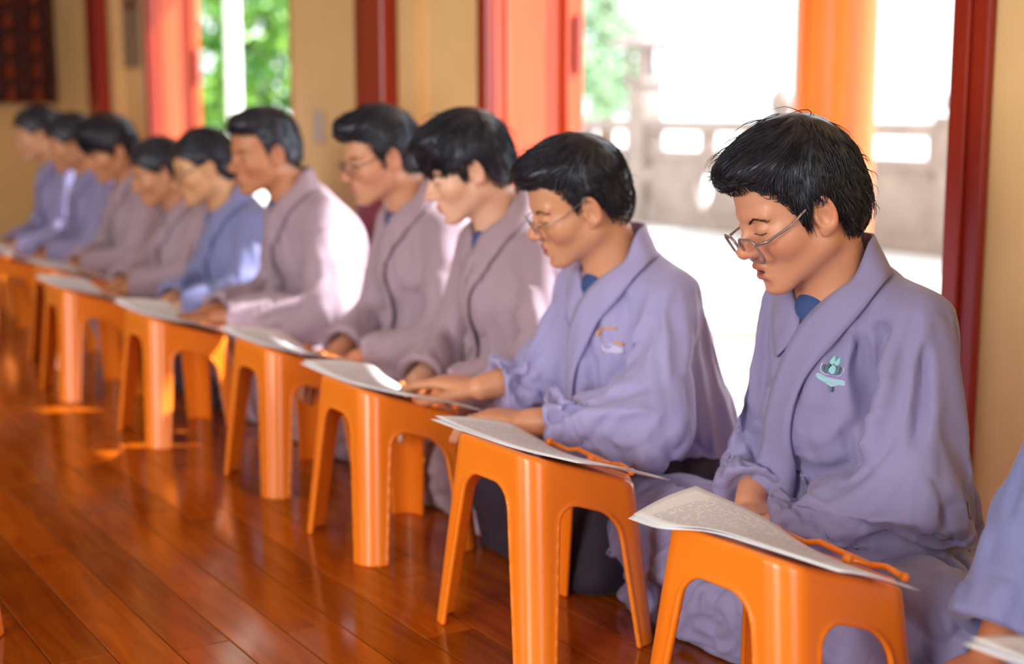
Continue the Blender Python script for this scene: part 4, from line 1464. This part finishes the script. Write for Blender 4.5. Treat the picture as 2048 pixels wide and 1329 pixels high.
# ------------------------------------------------------------------ one seated person
def person(cfg):
    rg = np.random.default_rng(cfg.get('rs', 1))
    H_ = np.array(cfg['H'])
    N_ = H_ * (1, 0.6, 1) + (-0.062, 0, -0.09)
    k = dict(H=tuple(H_), N=tuple(N_), V=tuple(N_ + (0.050, 0, -0.078)),
             shL=tuple(N_ + (-0.040, 0.125, -0.082)), shR=tuple(N_ + (-0.040, -0.125, -0.082)),
             elL=(0.13, 0.20, 0.32), elR=(0.12, -0.18, 0.32), wrL=(0.29, 0.05, 0.27), wrR=(0.29, -0.06, 0.27))
    k.update(cfg.get('k', {}))
    root = empty('person', (cfg['pos'][0], cfg['pos'][1], 0), PI + cfg.get('yaw', 0.0))
    tag(root, cfg['label'], 'person', 'seated row of people reading')
    H = np.array(k['H'], np.float32); Nk = np.array(k['N'], np.float32)
    hs_ = cfg.get('hs', 1.0)
    R = rotm(cfg.get('hyaw', 0.0), cfg.get('hpitch', 0.38), cfg.get('hroll', 0.0))
    T = lambda p: tuple(H + R @ (np.array(p, np.float32) * hs_))
    Tn = lambda Q: (H + (np.asarray(Q, np.float32) * hs_) @ R.T).astype(np.float32)
    inv = lambda P: ((P - H) @ R / hs_).astype(np.float32)
    g = cfg.get('face', {})
    neck_top = Tn(np.array([[-0.026, 0, -0.045]]))[0]
    nr = 0.052 * cfg.get('neck', 1.0)

    def skin_f(P):
        d = head_field(inv(P), g) * hs_
        d = smin(d, cap(P, Nk + np.array([-0.012, 0, -0.03], np.float32), neck_top, nr * 1.08, nr), 0.022)
        d = smin(d, ell(P, Nk + np.array([-0.03, 0, -0.085], np.float32), (0.060, 0.085, 0.065)), 0.04)
        return d
    res = cfg.get('res', 0.004)
    lo = np.minimum(H - 0.155, Nk - np.array([0.1, 0.11, 0.10])); hi = np.maximum(H + 0.155, Nk + np.array([0.1, 0.11, 0]))
    lo[2] = Nk[2] - 0.10
    V, F = mesh_sdf(skin_f, lo, hi, res, slack=0.012, refine=1 if res < 0.0045 else 0)
    base = np.array(srgb(*cfg.get('skin', (206, 148, 118)))[:3], np.float32)
    Q = inv(V)
    col = np.tile(base, (len(V), 1))
    lipc = np.array(srgb(*cfg.get('lip', (190, 116, 102)))[:3], np.float32)
    lm = lip_mask(Q, g.get('open', 0.0))[:, None]
    col = col * (1 - lm) + lipc * lm
    red = np.exp(-(np.linalg.norm((np.stack([Q[:, 0], np.abs(Q[:, 1]), Q[:, 2]], 1) - np.array([0.06, 0.045, -0.03])) / np.array([.03, .025, .022]), axis=1)) ** 2)
    red += smooth01(Q[:, 0], 0.094, 0.106) * (Q[:, 2] > -0.05)
    red += smooth01(np.abs(Q[:, 1]), 0.076, 0.086)
    col *= 1 - np.clip(red, 0, 1)[:, None] * np.array([0.0, 0.14, 0.16])
    if g.get('open', 0) > 0:
        ins = smooth01(-ell(Q, (0.080, 0, -0.0637 - g['open'] * 0.5), (0.0135, 0.019, 0.004)), 0, 0.001)[:, None]
        col = col * (1 - ins) + np.array([0.16, 0.03, 0.03]) * ins
    st = cfg['hair']
    hm = hair_mask(Q, st)
    stub = smooth01(-hm, -0.012, 0.004) * (Q[:, 0] < 0.035) * (hair_hull(Q, st) < 0.004) * (np.abs(Q[:, 1]) < 0.082)
    if st['kind'] != 'tied':
        col = col * (1 - 0.7 * stub[:, None]) + np.array([0.03, 0.022, 0.02]) * 0.7 * stub[:, None]
    parts = [(V, F, col)]
    # arms under the sleeves and the hands
    for s, sg in (('L', 1), ('R', -1)):
        el = np.array(k['el' + s], np.float32); wr = np.array(k['wr' + s], np.float32); sh = np.array(k['sh' + s], np.float32)
        fa = lambda P: smin(cap(P, sh, el, 0.026, 0.026), cap(P, el, el + (wr - el) * 0.6, 0.026, 0.026), 0.02)
        fa2 = lambda P: smin(fa(P), cap(P, Nk + np.array([-0.02, 0, -0.07], np.float32), sh, 0.040, 0.026), 0.03)
        b = np.stack([sh, el, wr, Nk])
        V, F = mesh_sdf(fa2, b.min(0) - 0.07, b.max(0) + 0.07, 0.013, slack=0.01, refine=0)
        parts.append((V, F, np.tile(base, (len(V), 1))))
        hd = cfg.get('hand' + s, {})
        d0 = hd.get('d', tuple((wr - el) / np.linalg.norm(wr - el)))
        w_, d_, n_ = hand_frame(wr, d0, hd.get('n', (0, 0, -1)))
        # the thumb lies towards the body's mid line when palms face down
        side = 1.0 if (np.cross(d_, n_) @ np.array([0, -sg, 0.0])) > 0 else -1.0
        side *= hd.get('flip', 1)
        hp = hand_parts(w_, d_, n_, side, hd.get('curl', 0.45), hd.get('spread', 0.06), hd.get('thumb', 0.5), cfg.get('hand_s', 1.0))
        hf = lambda P: hand_field(P, hp, el, wr)
        ctr = wr + d_ * 0.05
        pts = np.array([c[1] for c in hp[0] + hp[1]] + [wr, el + (wr - el) * 0.5])
        V, F = mesh_sdf(hf, pts.min(0) - 0.045, pts.max(0) + 0.045, cfg.get('hres', 0.004), slack=0.008, refine=1 if cfg.get('hres', 0.004) < 0.0035 else 0)
        parts.append((V, F, np.tile(base * np.array([1, 0.95, 0.93]), (len(V), 1))))
    Vs, Fs, Cs, o = [], [], [], 0
    for V, F, c in parts:
        Vs.append(V); Fs.append(F + o); Cs.append(c); o += len(V)
    C = np.concatenate(Cs); C = np.concatenate([C, np.ones((len(C), 1))], 1)
    put('body', mesh_np('body', np.concatenate(Vs), np.concatenate(Fs), M['skin'], attr=C), root)

    # robe, collar, undershirt
    rf_ = Robe(k)
    if cfg.get('drape'):
        folds, k['folds'], full = k.get('folds', []), [], rf_.amp
        rf_.amp = 0.0
        R0, V, nv, F = drape(rf_, k, **cfg['drape'])
        # finer creases on the settled cloth
        rf_.amp = full
        fine = ev(rf_, R0)
        rf_.amp = 0.0
        fine = ev(rf_, R0) - fine
        if folds:
            allp = snap(rf_, np.concatenate([np.array(p, np.float32) for p, a, w in folds]), 0.0, 8)
            at_ = np.cumsum([0] + [len(p) for p, a, w in folds])
            folds = [(allp[at_[q]:at_[q + 1]], a, w) for q, (p, a, w) in enumerate(folds)]
        V = V + nv * (crease(R0, folds) + np.clip(fine, -0.012, 0.012))[:, None]
        cfg['robe_mesh'] = (V, F)
    else:
        V, F = mesh_sdf(rf_, (-0.20, -0.49, -0.01), (0.40, 0.49, Nk[2] + 0.06), cfg.get('rres', 0.009), slack=0.02, refine=0)
        cfg['robe_mesh'] = (V, F)
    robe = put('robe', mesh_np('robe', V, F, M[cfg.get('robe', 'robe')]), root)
    if k.get('trousers'):
        tf = lambda P: np.maximum(rf_.legs(P) - 0.006 * limb_noise(P, (0, 0.05, 0.15), (0.21, 0.195, 0.125), 4.0), 0.003 - P[:, 2])
        V, F = mesh_sdf(tf, (-0.18, -0.50, -0.01), (0.36, 0.50, 0.28), 0.011, slack=0.015)
        put('trousers', mesh_np('trousers', V, F, M['dark_cloth']), root)
    Vp = np.array(k['V'])
    n = np.array(k['N'])
    up = (H - Nk); up /= np.linalg.norm(up)
    tree_ = BVHTree.FromPolygons(cfg['robe_mesh'][0].tolist(), cfg['robe_mesh'][1].tolist()) if cfg.get('drape') else None
    def collar(s, cross):
        inner = [n + (-0.060, 0, 0.050), n + (-0.046, s * 0.040, 0.048), n + (-0.004, s * 0.064, 0.036), n + (0.038, s * 0.052, -0.004), Vp + (0.004, s * 0.012, 0.012), Vp + (0.01, -s * cross[0], -0.07), Vp + (0.0, -s * cross[1], -0.16), Vp + (-0.005, -s * cross[1] * 1.4, -0.27)]
        outer = [n + (-0.074, 0, -0.002), n + (-0.060, s * 0.064, -0.004), n + (-0.016, s * 0.098, -0.012), n + (0.030, s * 0.098, -0.045), Vp + (0.0, s * 0.062, -0.025), Vp + (0.01, s * (0.05 - cross[0]), -0.095), Vp + (0.0, s * (0.05 - cross[1]), -0.18), Vp + (-0.005, s * (0.05 - cross[1] * 1.4), -0.285)]
        if s < 0:       # tucked under the other side where they cross
            inner = inner[:5] + [Vp + (0.006, 0.006, -0.018)]
            outer = outer[:5] + [Vp + (0.004, -0.034, -0.058)]
        return band(rf_, inner, outer, off=0.002 if s < 0 else 0.006, free=10, tree=tree_)
    for s in (-1, 1):
        V, F = collar(s, (0.028, 0.055))
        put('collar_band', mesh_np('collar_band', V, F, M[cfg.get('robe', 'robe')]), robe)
    us = lambda P: smax(ell(P, Vp + (-0.022, 0, 0.012), (0.028, 0.034, 0.036)), -(cap(P, Nk, neck_top, nr * 0.9, nr * 0.9)), 0.004)
    V, F = mesh_sdf(us, Vp + (-0.06, -0.045, -0.04), Vp + (0.02, 0.045, 0.06), 0.005, slack=0.01)
    put('undershirt', mesh_np('undershirt', V, F, M[cfg.get('shirt', 'navy')]), root)

    # hair
    V, F = make_hair(st, cfg.get('strands', 500), cfg.get('hairres', 0.005), cfg.get('hrad', 0.0014), rg)
    put('hair', mesh_np('hair', Tn(V), F, M['hair']), root)
    # brows and lashes
    hf = lambda Q_: head_field(Q_, g)
    for s in (1, -1):
        c = crom([(0.082, s * 0.012, 0.0135), (0.080, s * 0.030, 0.0185), (0.066, s * 0.048, 0.0150)], 30)
        c = np.repeat(c, 3, 0) + rg.normal(size=(90, 3)).astype(np.float32) * np.array([0, 0.001, 0.0008], np.float32)
        c = snap(hf, c, 0.0002, 4)
        dv = np.array([-0.0015, s * 0.0045, 0.0014], np.float32)
        P = np.stack([c, snap(hf, c + dv * 0.6, 0.0007, 2), snap(hf, c + dv * 1.3, 0.0006, 2)], 1)
        V, F = ribbons(P, np.tile(np.array([0.00036, 0.00032, 0.0001]), (len(c), 1)) * cfg.get('brow', 1.0))
        put('eyebrow', mesh_np('eyebrow', Tn(V), F, M['hair']), root)
        c = snap(hf, crom([(0.083, s * 0.016, -0.0055), (0.084, s * 0.031, -0.0085), (0.074, s * 0.047, -0.0045)], 14), 0.0002, 5)
        MB().tube([T(p) for p in c], [0.0004] + [0.0009] * 12 + [0.0004], 6).build('eyelash', M['lash'], root, smooth=True)
    if 'glasses' in cfg: make_glasses(root, T, cfg['glasses'])
    cfg['rf'] = rf_; cfg['root'] = root; cfg['robe_o'] = robe
    return cfg

# ------------------------------------------------------------------ the row of people
# long creases of the nearest man's robe: points in his own coordinates, depth, half width
FOLDS_3 = [
    ([(0.157, 0.078, 0.536), (0.157, 0.082, 0.505), (0.154, 0.095, 0.458), (0.147, 0.104, 0.419), (0.139, 0.101, 0.397)], -0.014, 0.012),
    ([(0.129, 0.159, 0.568), (0.141, 0.173, 0.516), (0.155, 0.178, 0.472), (0.17, 0.195, 0.407), (0.184, 0.193, 0.373), (0.209, 0.186, 0.324), (0.222, 0.175, 0.288)], -0.009, 0.006),
    ([(0.148, 0.101, 0.554), (0.151, 0.114, 0.533), (0.151, 0.106, 0.468), (0.144, 0.107, 0.411)], -0.011, 0.01),
    ([(0.093, 0.225, 0.407), (0.109, 0.246, 0.366), (0.145, 0.26, 0.332), (0.164, 0.244, 0.281)], -0.014, 0.01),
    ([(0.152, -0.118, 0.489), (0.179, -0.061, 0.444), (0.173, -0.016, 0.383)], -0.01, 0.01),
    ([(0.154, -0.15, 0.405), (0.147, -0.118, 0.378), (0.157, -0.051, 0.357)], -0.009, 0.009),
    ([(0.204, -0.129, 0.317), (0.213, -0.068, 0.313), (0.156, -0.049, 0.303)], -0.01, 0.01),
    ([(0.159, -0.046, 0.298), (0.158, 0.016, 0.337), (0.145, 0.06, 0.331), (0.135, 0.082, 0.347)], -0.011, 0.012),
    ([(0.291, 0.068, 0.272), (0.26, 0.078, 0.307), (0.226, 0.103, 0.33), (0.213, 0.138, 0.337)], -0.011, 0.01),
    ([(0.232, 0.109, 0.326), (0.239, 0.133, 0.312), (0.215, 0.145, 0.335)], -0.012, 0.01),
    ([(0.242, 0.149, 0.261), (0.216, 0.176, 0.256), (0.191, 0.203, 0.263), (0.146, 0.218, 0.247)], -0.01, 0.009),
    ([(0.195, 0.158, 0.215), (0.159, 0.187, 0.215), (0.121, 0.192, 0.222)], -0.009, 0.009),
    ([(0.149, 0.128, 0.542), (0.163, 0.15, 0.468), (0.169, 0.144, 0.408), (0.165, 0.132, 0.37)], 0.009, 0.015),
    ([(0.125, 0.189, 0.51), (0.139, 0.221, 0.419), (0.156, 0.244, 0.361), (0.181, 0.24, 0.306)], 0.008, 0.022),
    ([(0.158, -0.04, 0.29), (0.154, 0.03, 0.322), (0.207, 0.137, 0.342), (0.209, 0.181, 0.327)], 0.009, 0.01),
    ([(0.182, 0.01, 0.521), (0.188, -0.004, 0.445), (0.178, -0.006, 0.394), (0.15, -0.051, 0.321)], 0.008, 0.012),
    ([(0.158, 0.059, 0.379), (0.162, 0.019, 0.355), (0.15, -0.051, 0.321)], 0.007, 0.012),
    ([(0.119, 0.182, 0.535), (0.141, 0.201, 0.462), (0.166, 0.207, 0.401)], -0.01, 0.01),
    ([(0.126, 0.219, 0.437), (0.136, 0.24, 0.38), (0.163, 0.251, 0.34)], -0.007, 0.008),
    ([(0.151, -0.142, 0.45), (0.152, -0.125, 0.369), (0.189, -0.121, 0.33)], -0.008, 0.008),
    ([(0.229, -0.133, 0.238), (0.176, -0.273, 0.22), (0.205, -0.3, 0.219), (0.236, -0.303, 0.21)], -0.009, 0.007),
    ([(0.224, -0.132, 0.228), (0.192, -0.233, 0.211), (0.227, -0.25, 0.202), (0.257, -0.261, 0.184)], -0.009, 0.007),
    ([(0.22, -0.133, 0.22), (0.197, -0.217, 0.205), (0.225, -0.229, 0.197)], 0.008, 0.01)]
CROP = dict(kind='crop', side=0.010, top=0.024, front=0.018, sweep=-0.5, len_top=0.075, len_side=0.035, mess=0.9, part=0.03, seed=2.0, flyaway=0.05)
P3 = person(dict(pos=(1.66, 1.535), label='man in clear glasses and lavender robe nearest the camera, teal emblem on chest', res=0.0024, rres=0.0055, hres=0.003,
                 H=(0.185, -0.02, 0.703), hyaw=-0.34, hpitch=0.38, hs=0.975, hair=CROP, strands=3600, hairres=0.004, hrad=0.0008, face=dict(open=0.006), skin=(216, 156, 124), rs=3,
                 handR=dict(d=(0.35, 0.9, -0.15)), handL=dict(d=(0.35, -0.9, -0.1)),
                 drape=dict(h=0.0121), k=dict(fold=0.013, folds=[(p, a * 1.8, w) for p, a, w in FOLDS_3 if min(q[2] for q in p) > 0.35 or max(q[1] for q in p) < -0.1], shL=(0.08, 0.122, 0.532), elL=(0.13, 0.195, 0.32), wrL=(0.25, 0.03, 0.24), cuffL=0.98, shR=(0.08, -0.125, 0.532), elR=(0.10, -0.16, 0.31), wrR=(0.215, -0.07, 0.245), kneeR=(0.19, -0.32, 0.155), kneeL=(0.2, 0.29, 0.15)),
                 glasses=dict(mat='clear_frame', z=-0.024, x=0.103, hw=0.0245, hh=0.0205, r=0.013, wire=0.0021, tilt=0.25)))
FADE = dict(kind='fade', side=0.005, top=0.018, front=0.018, sweep=-0.7, len_top=0.08, len_side=0.022, mess=0.5, part=0.045, seed=5.0, flyaway=0.015)
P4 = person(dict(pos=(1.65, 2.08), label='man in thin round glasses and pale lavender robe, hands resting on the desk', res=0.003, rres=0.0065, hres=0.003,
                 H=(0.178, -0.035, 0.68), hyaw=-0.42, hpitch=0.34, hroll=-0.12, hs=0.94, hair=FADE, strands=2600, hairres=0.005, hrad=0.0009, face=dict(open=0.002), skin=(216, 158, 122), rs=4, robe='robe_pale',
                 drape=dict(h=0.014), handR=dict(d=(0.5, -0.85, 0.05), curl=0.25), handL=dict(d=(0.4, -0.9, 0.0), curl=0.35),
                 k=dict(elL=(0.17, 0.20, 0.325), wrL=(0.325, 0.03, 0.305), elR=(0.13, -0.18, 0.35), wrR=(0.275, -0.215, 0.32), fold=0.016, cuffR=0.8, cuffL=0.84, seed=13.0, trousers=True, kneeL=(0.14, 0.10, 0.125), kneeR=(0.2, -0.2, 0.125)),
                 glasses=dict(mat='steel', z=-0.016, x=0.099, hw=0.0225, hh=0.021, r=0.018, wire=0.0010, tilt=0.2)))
BANGS = dict(kind='bangs', side=0.012, top=0.020, front=0.014, sweep=-0.2, len_top=0.085, len_side=0.04, mess=0.4, seed=9.0, flyaway=0.02)
P5 = person(dict(pos=(1.69, 2.55), label='young man with long dark fringe and bowed head, lavender grey robe', res=0.0036, rres=0.008, H=(0.165, -0.05, 0.722), hyaw=-0.40, hpitch=0.34, hs=0.93,
                 hair=BANGS, strands=1500, hrad=0.0012, skin=(234, 188, 160), rs=5, robe='robe_brown', k=dict(seed=21.0)))
QUIFF = dict(kind='crop', side=0.006, top=0.014, front=0.020, sweep=0.2, len_top=0.06, len_side=0.025, mess=0.6, seed=14.0, flyaway=0.01)
P6 = person(dict(pos=(1.72, 3.0), label='man with short quiff and glasses, sunlit back, head level', res=0.0036, rres=0.008, H=(0.17, -0.045, 0.734), hyaw=-0.18, hpitch=0.22, hs=0.94,
                 hair=QUIFF, strands=1200, hrad=0.0013, skin=(214, 156, 124), rs=6, robe='robe_brown', k=dict(seed=31.0),
                 glasses=dict(mat='dark_steel', z=-0.012, x=0.099, hw=0.0225, hh=0.021, r=0.018, wire=0.0011)))
CREW = dict(kind='fade', side=0.006, top=0.010, front=0.008, sweep=0.1, len_top=0.035, len_side=0.02, mess=0.4, seed=18.0, flyaway=0.0)
P7 = person(dict(pos=(1.68, 3.55), label='man with crew cut looking straight ahead, brightly sunlit shoulder', res=0.0042, rres=0.009, H=(0.20, -0.04, 0.731), hyaw=0.0, hpitch=0.14, hs=0.95,
                 hair=CREW, strands=1000, hrad=0.0014, skin=(196, 134, 96), rs=7, robe='robe_brown', k=dict(seed=41.0, wrL=(0.36, 0.0, 0.30), wrR=(0.36, -0.09, 0.30))))
TIED = dict(kind='tied', bun=(-0.108, 0, 0.0), len_top=0.09, len_side=0.07, mess=0.1, seed=22.0, flyaway=0.0)
P8 = person(dict(pos=(1.66, 4.05), label='woman with tied black hair and glasses in bluish robe', res=0.005, rres=0.010, hres=0.005, H=(0.176, -0.016, 0.672), hyaw=-0.19, hpitch=0.24, hroll=0.08, hs=0.92,
                 hair=TIED, strands=600, hrad=0.0016, skin=(216, 164, 120), rs=8, robe='robe_blue', hand_s=0.92, k=dict(seed=51.0, trousers=True),
                 glasses=dict(mat='dark_steel', z=-0.014, x=0.099, hw=0.023, hh=0.019, r=0.012, wire=0.0013)))
P9 = person(dict(pos=(1.66, 4.55), label='small woman with bowed head between the bespectacled woman and a dark haired man', res=0.005, rres=0.010, hres=0.005, H=(0.15, 0.0, 0.64), hyaw=-0.2, hpitch=0.28, hs=0.90,
                 hair=dict(TIED, bun=(-0.10, 0, -0.02)), strands=500, hrad=0.0016, skin=(204, 146, 108), rs=9, robe='robe_brown', hand_s=0.9, k=dict(seed=61.0, trousers=True)))
P10 = person(dict(pos=(1.68, 5.15), label='dark haired man with head bowed low, third from the far end', res=0.005, rres=0.010, hres=0.005, H=(0.15, 0.0, 0.70), hyaw=0.05, hpitch=0.38, hs=0.96,
                  hair=dict(BANGS, seed=25.0), strands=700, hrad=0.0016, skin=(206, 146, 106), rs=10, robe='robe_brown', k=dict(seed=71.0)))
P11 = person(dict(pos=(1.68, 5.62), label='woman with dark hair second from the far end of the row', res=0.0055, rres=0.011, hres=0.005, H=(0.16, 0.0, 0.71), hyaw=-0.2, hpitch=0.25, hs=0.93,
                  hair=dict(TIED, bun=(-0.105, 0, -0.03)), strands=400, hrad=0.0018, skin=(206, 148, 108), rs=12, hand_s=0.9, k=dict(seed=81.0)))
P12 = person(dict(pos=(1.68, 6.12), label='woman with hair in a bun at the far left end of the row', res=0.0055, rres=0.011, hres=0.005, H=(0.162, 0.0, 0.738), hyaw=-0.2, hpitch=0.22, hs=0.93,
                  hair=dict(TIED, bun=(-0.115, 0, 0.05)), strands=400, hrad=0.0018, skin=(214, 160, 122), rs=13, hand_s=0.9, k=dict(seed=91.0)))

P2 = person(dict(pos=(1.56, 0.89), label='person cut off at the right edge, blue grey robe sleeve and hand on knee', res=0.006, rres=0.0075, hres=0.0035, H=(0.18, 0.0, 0.72), hyaw=0.0, hpitch=0.3, hs=0.95,
                 hair=dict(CREW, seed=33.0), strands=200, hrad=0.0018, hairres=0.008, skin=(190, 122, 88), rs=15, robe='robe_blue',
                 handR=dict(d=(0.85, -0.1, -0.45), curl=0.5),
                 k=dict(seed=101.0, elR=(0.09, -0.20, 0.33), wrR=(0.20, -0.185, 0.195), cuffR=0.84, sleeve=1.12, kneeR=(0.20, -0.17, 0.11))))
# pale cloth tucked under the nearest man's sleeve
tail = lambda P: smax(ell(P, (0.02, 0.155, 0.225), (0.035, 0.025, 0.060)) - 0.004 * fold_noise(P * np.array([25, 25, 6], np.float32)), 0.16 - P[:, 2], 0.004)
V, F = mesh_sdf(tail, (-0.05, 0.12, 0.15), (0.09, 0.22, 0.33), 0.005, slack=0.01)
put('shirt_tail', mesh_np('shirt_tail', V, F, M['white_cloth']), P3['root'])['label'] = 'pale cream shirt tail'

# embroidered emblems on the chests
def stitched(cfg, name, O, U, Vv, shapes, parent_name='emblem'):
    fn = BVHTree.FromPolygons(cfg['robe_mesh'][0].tolist(), cfg['robe_mesh'][1].tolist())
    root = None
    U = np.array(U, np.float32); U /= np.linalg.norm(U)
    Vv = np.array(Vv, np.float32); Vv /= np.linalg.norm(Vv)
    O = np.array(O, np.float32)
    out = Vector(np.cross(U, Vv).tolist()).normalized()
    if out.x < 0: out = -out
    # the stitched area is stiff: a plane through the cloth below, lifted where a fold stands higher
    A_, B_ = [], []
    for nm, mat, off, poly in shapes:
        for q in poly:
            p = Vector((O + U * q[0] * 0.001 + Vv * q[1] * 0.001).tolist())
            hit = fn.ray_cast(p + out * 0.07, -out)[0]
            if hit is not None: A_.append((1, q[0], q[1])); B_.append((hit - p).dot(out))
    co = np.linalg.lstsq(np.array(A_), np.array(B_), rcond=None)[0]
    plane = lambda q: float(co @ np.array([1, q[0] * 1000, q[1] * 1000]))
    for nm, mat, off, poly in shapes:
        V, F = patch(fn, [np.array(p) * 0.001 for p in poly], O, U, Vv, off + 0.0008, plane)
        me = bpy.data.meshes.new(nm)
        me.from_pydata([tuple(map(float, p)) for p in V], [], F)
        me.materials.append(M[mat])
        put(nm, me, cfg['robe_o'])


def stroke(pts, w):
    pts = [np.array(p, float) for p in pts]
    l, r = [], []
    for i, p in enumerate(pts):
        t = pts[min(i + 1, len(pts) - 1)] - pts[max(i - 1, 0)]
        t /= np.linalg.norm(t) + 1e-9
        nn = np.array([-t[1], t[0]])
        l.append(p + nn * w); r.append(p - nn * w)
    return [tuple(p) for p in l + r[::-1]]


lotus = [
    ('emblem_ribbon_edge', 'pale_thread', 0.0012, [(-15, 8), (-11, 8.6), (-3, 4), (0, 3.4), (6, 3.2), (15, 2.6), (17.2, -0.4), (17, -5), (10, -5.4), (3.5, -8.6), (2, -9), (-6, -3.6), (-14, 1.5), (-16, 5)]),
    ('emblem_ribbon', 'teal_thread', 0.0019, [(-14, 7), (-11, 7.3), (-3, 3), (0.5, 2.4), (6, 2.2), (14.4, 1.6), (16, -1), (15.8, -4), (10, -4.4), (3, -7.4), (2, -7.8), (-6, -2.6), (-13, 2), (-14.8, 5)]),
    ('emblem_flame', 'teal_thread', 0.0018, [(0.6, 37), (-2, 32), (-3.6, 28), (-3.4, 25), (-0.5, 22.5), (1.5, 26), (2, 30)]),
    ('emblem_flame', 'teal_thread', 0.0018, [(6.2, 35), (3.6, 30.5), (1.4, 26.5), (2.4, 23), (5.2, 22.6), (7, 26), (6.8, 31)]),
    ('emblem_bud', 'teal_thread', 0.0021, [(1, 23), (-1.8, 20), (-3.2, 16), (-2.8, 12), (0, 9.6), (2.4, 10), (4, 13.5), (3.8, 18), (2.6, 21.5)]),
    ('emblem_petal', 'slate_thread', 0.0016, stroke([(-3.4, 23), (-5.6, 19), (-5.2, 14), (-2.2, 10.4)], 1.5)),
    ('emblem_petal', 'slate_thread', 0.0016, stroke([(-7.6, 22), (-9.2, 18), (-8.4, 13.6), (-5, 10.4)], 1.3)),
    ('emblem_petal', 'slate_thread', 0.0016, stroke([(6.4, 21.6), (7, 17.5), (6, 13), (3.6, 10.4)], 1.6)),
    ('emblem_petal', 'slate_thread', 0.0016, stroke([(11.4, 20), (11.4, 15), (9.4, 11), (6.6, 9.2)], 1.5)),
    ('emblem_outline', 'pale_thread', 0.0014, stroke([(-9.6, 24), (-11, 18), (-9.8, 12), (-6, 8.6), (-2, 8.4)], 0.6)),
    ('emblem_outline', 'pale_thread', 0.0014, stroke([(13.4, 21), (13.2, 14.6), (10.6, 9.2), (6.4, 7.6)], 0.6)),
    ('emblem_stem', 'slate_thread', 0.0016, [(0.6, -9), (3, -9), (3.2, -16), (2.2, -17)]),
]
stitched(P3, 'emblem', (0.20, 0.052, 0.458), (-0.05, 0.97, 0.0), (-0.1, 0.0, 1.0), [(a, b, c, [(x * 1.2, y) for x, y in p]) for a, b, c, p in lotus])
arc = lambda r, a0, a1, n=9: [(r * math.cos(math.radians(a0 + (a1 - a0) * i / n)), r * math.sin(math.radians(a0 + (a1 - a0) * i / n))) for i in range(n + 1)]
badge = [
    ('emblem_arc', 'gold_thread', 0.0016, stroke(arc(22, 165, 118), 2.0)),
    ('emblem_arc', 'gold_thread', 0.0016, stroke(arc(22, 112, 80), 1.8)),
    ('emblem_bar', 'gold_thread', 0.0016, stroke([(2, -2), (14, -5)], 2.0)),
    ('emblem_bloom', 'pale_thread', 0.0015, [(-14, -4), (-6, -8), (0, -6), (6, -9), (14, -10), (16, -18), (8, -24), (0, -22), (-8, -20), (-13, -12)]),
]
stitched(P4, 'emblem', (0.215, 0.06, 0.445), (-0.05, 0.97, 0.0), (-0.1, 0.0, 1.0), [(a, b, c, [(x * 1.4, y) for x, y in p]) for a, b, c, p in badge])
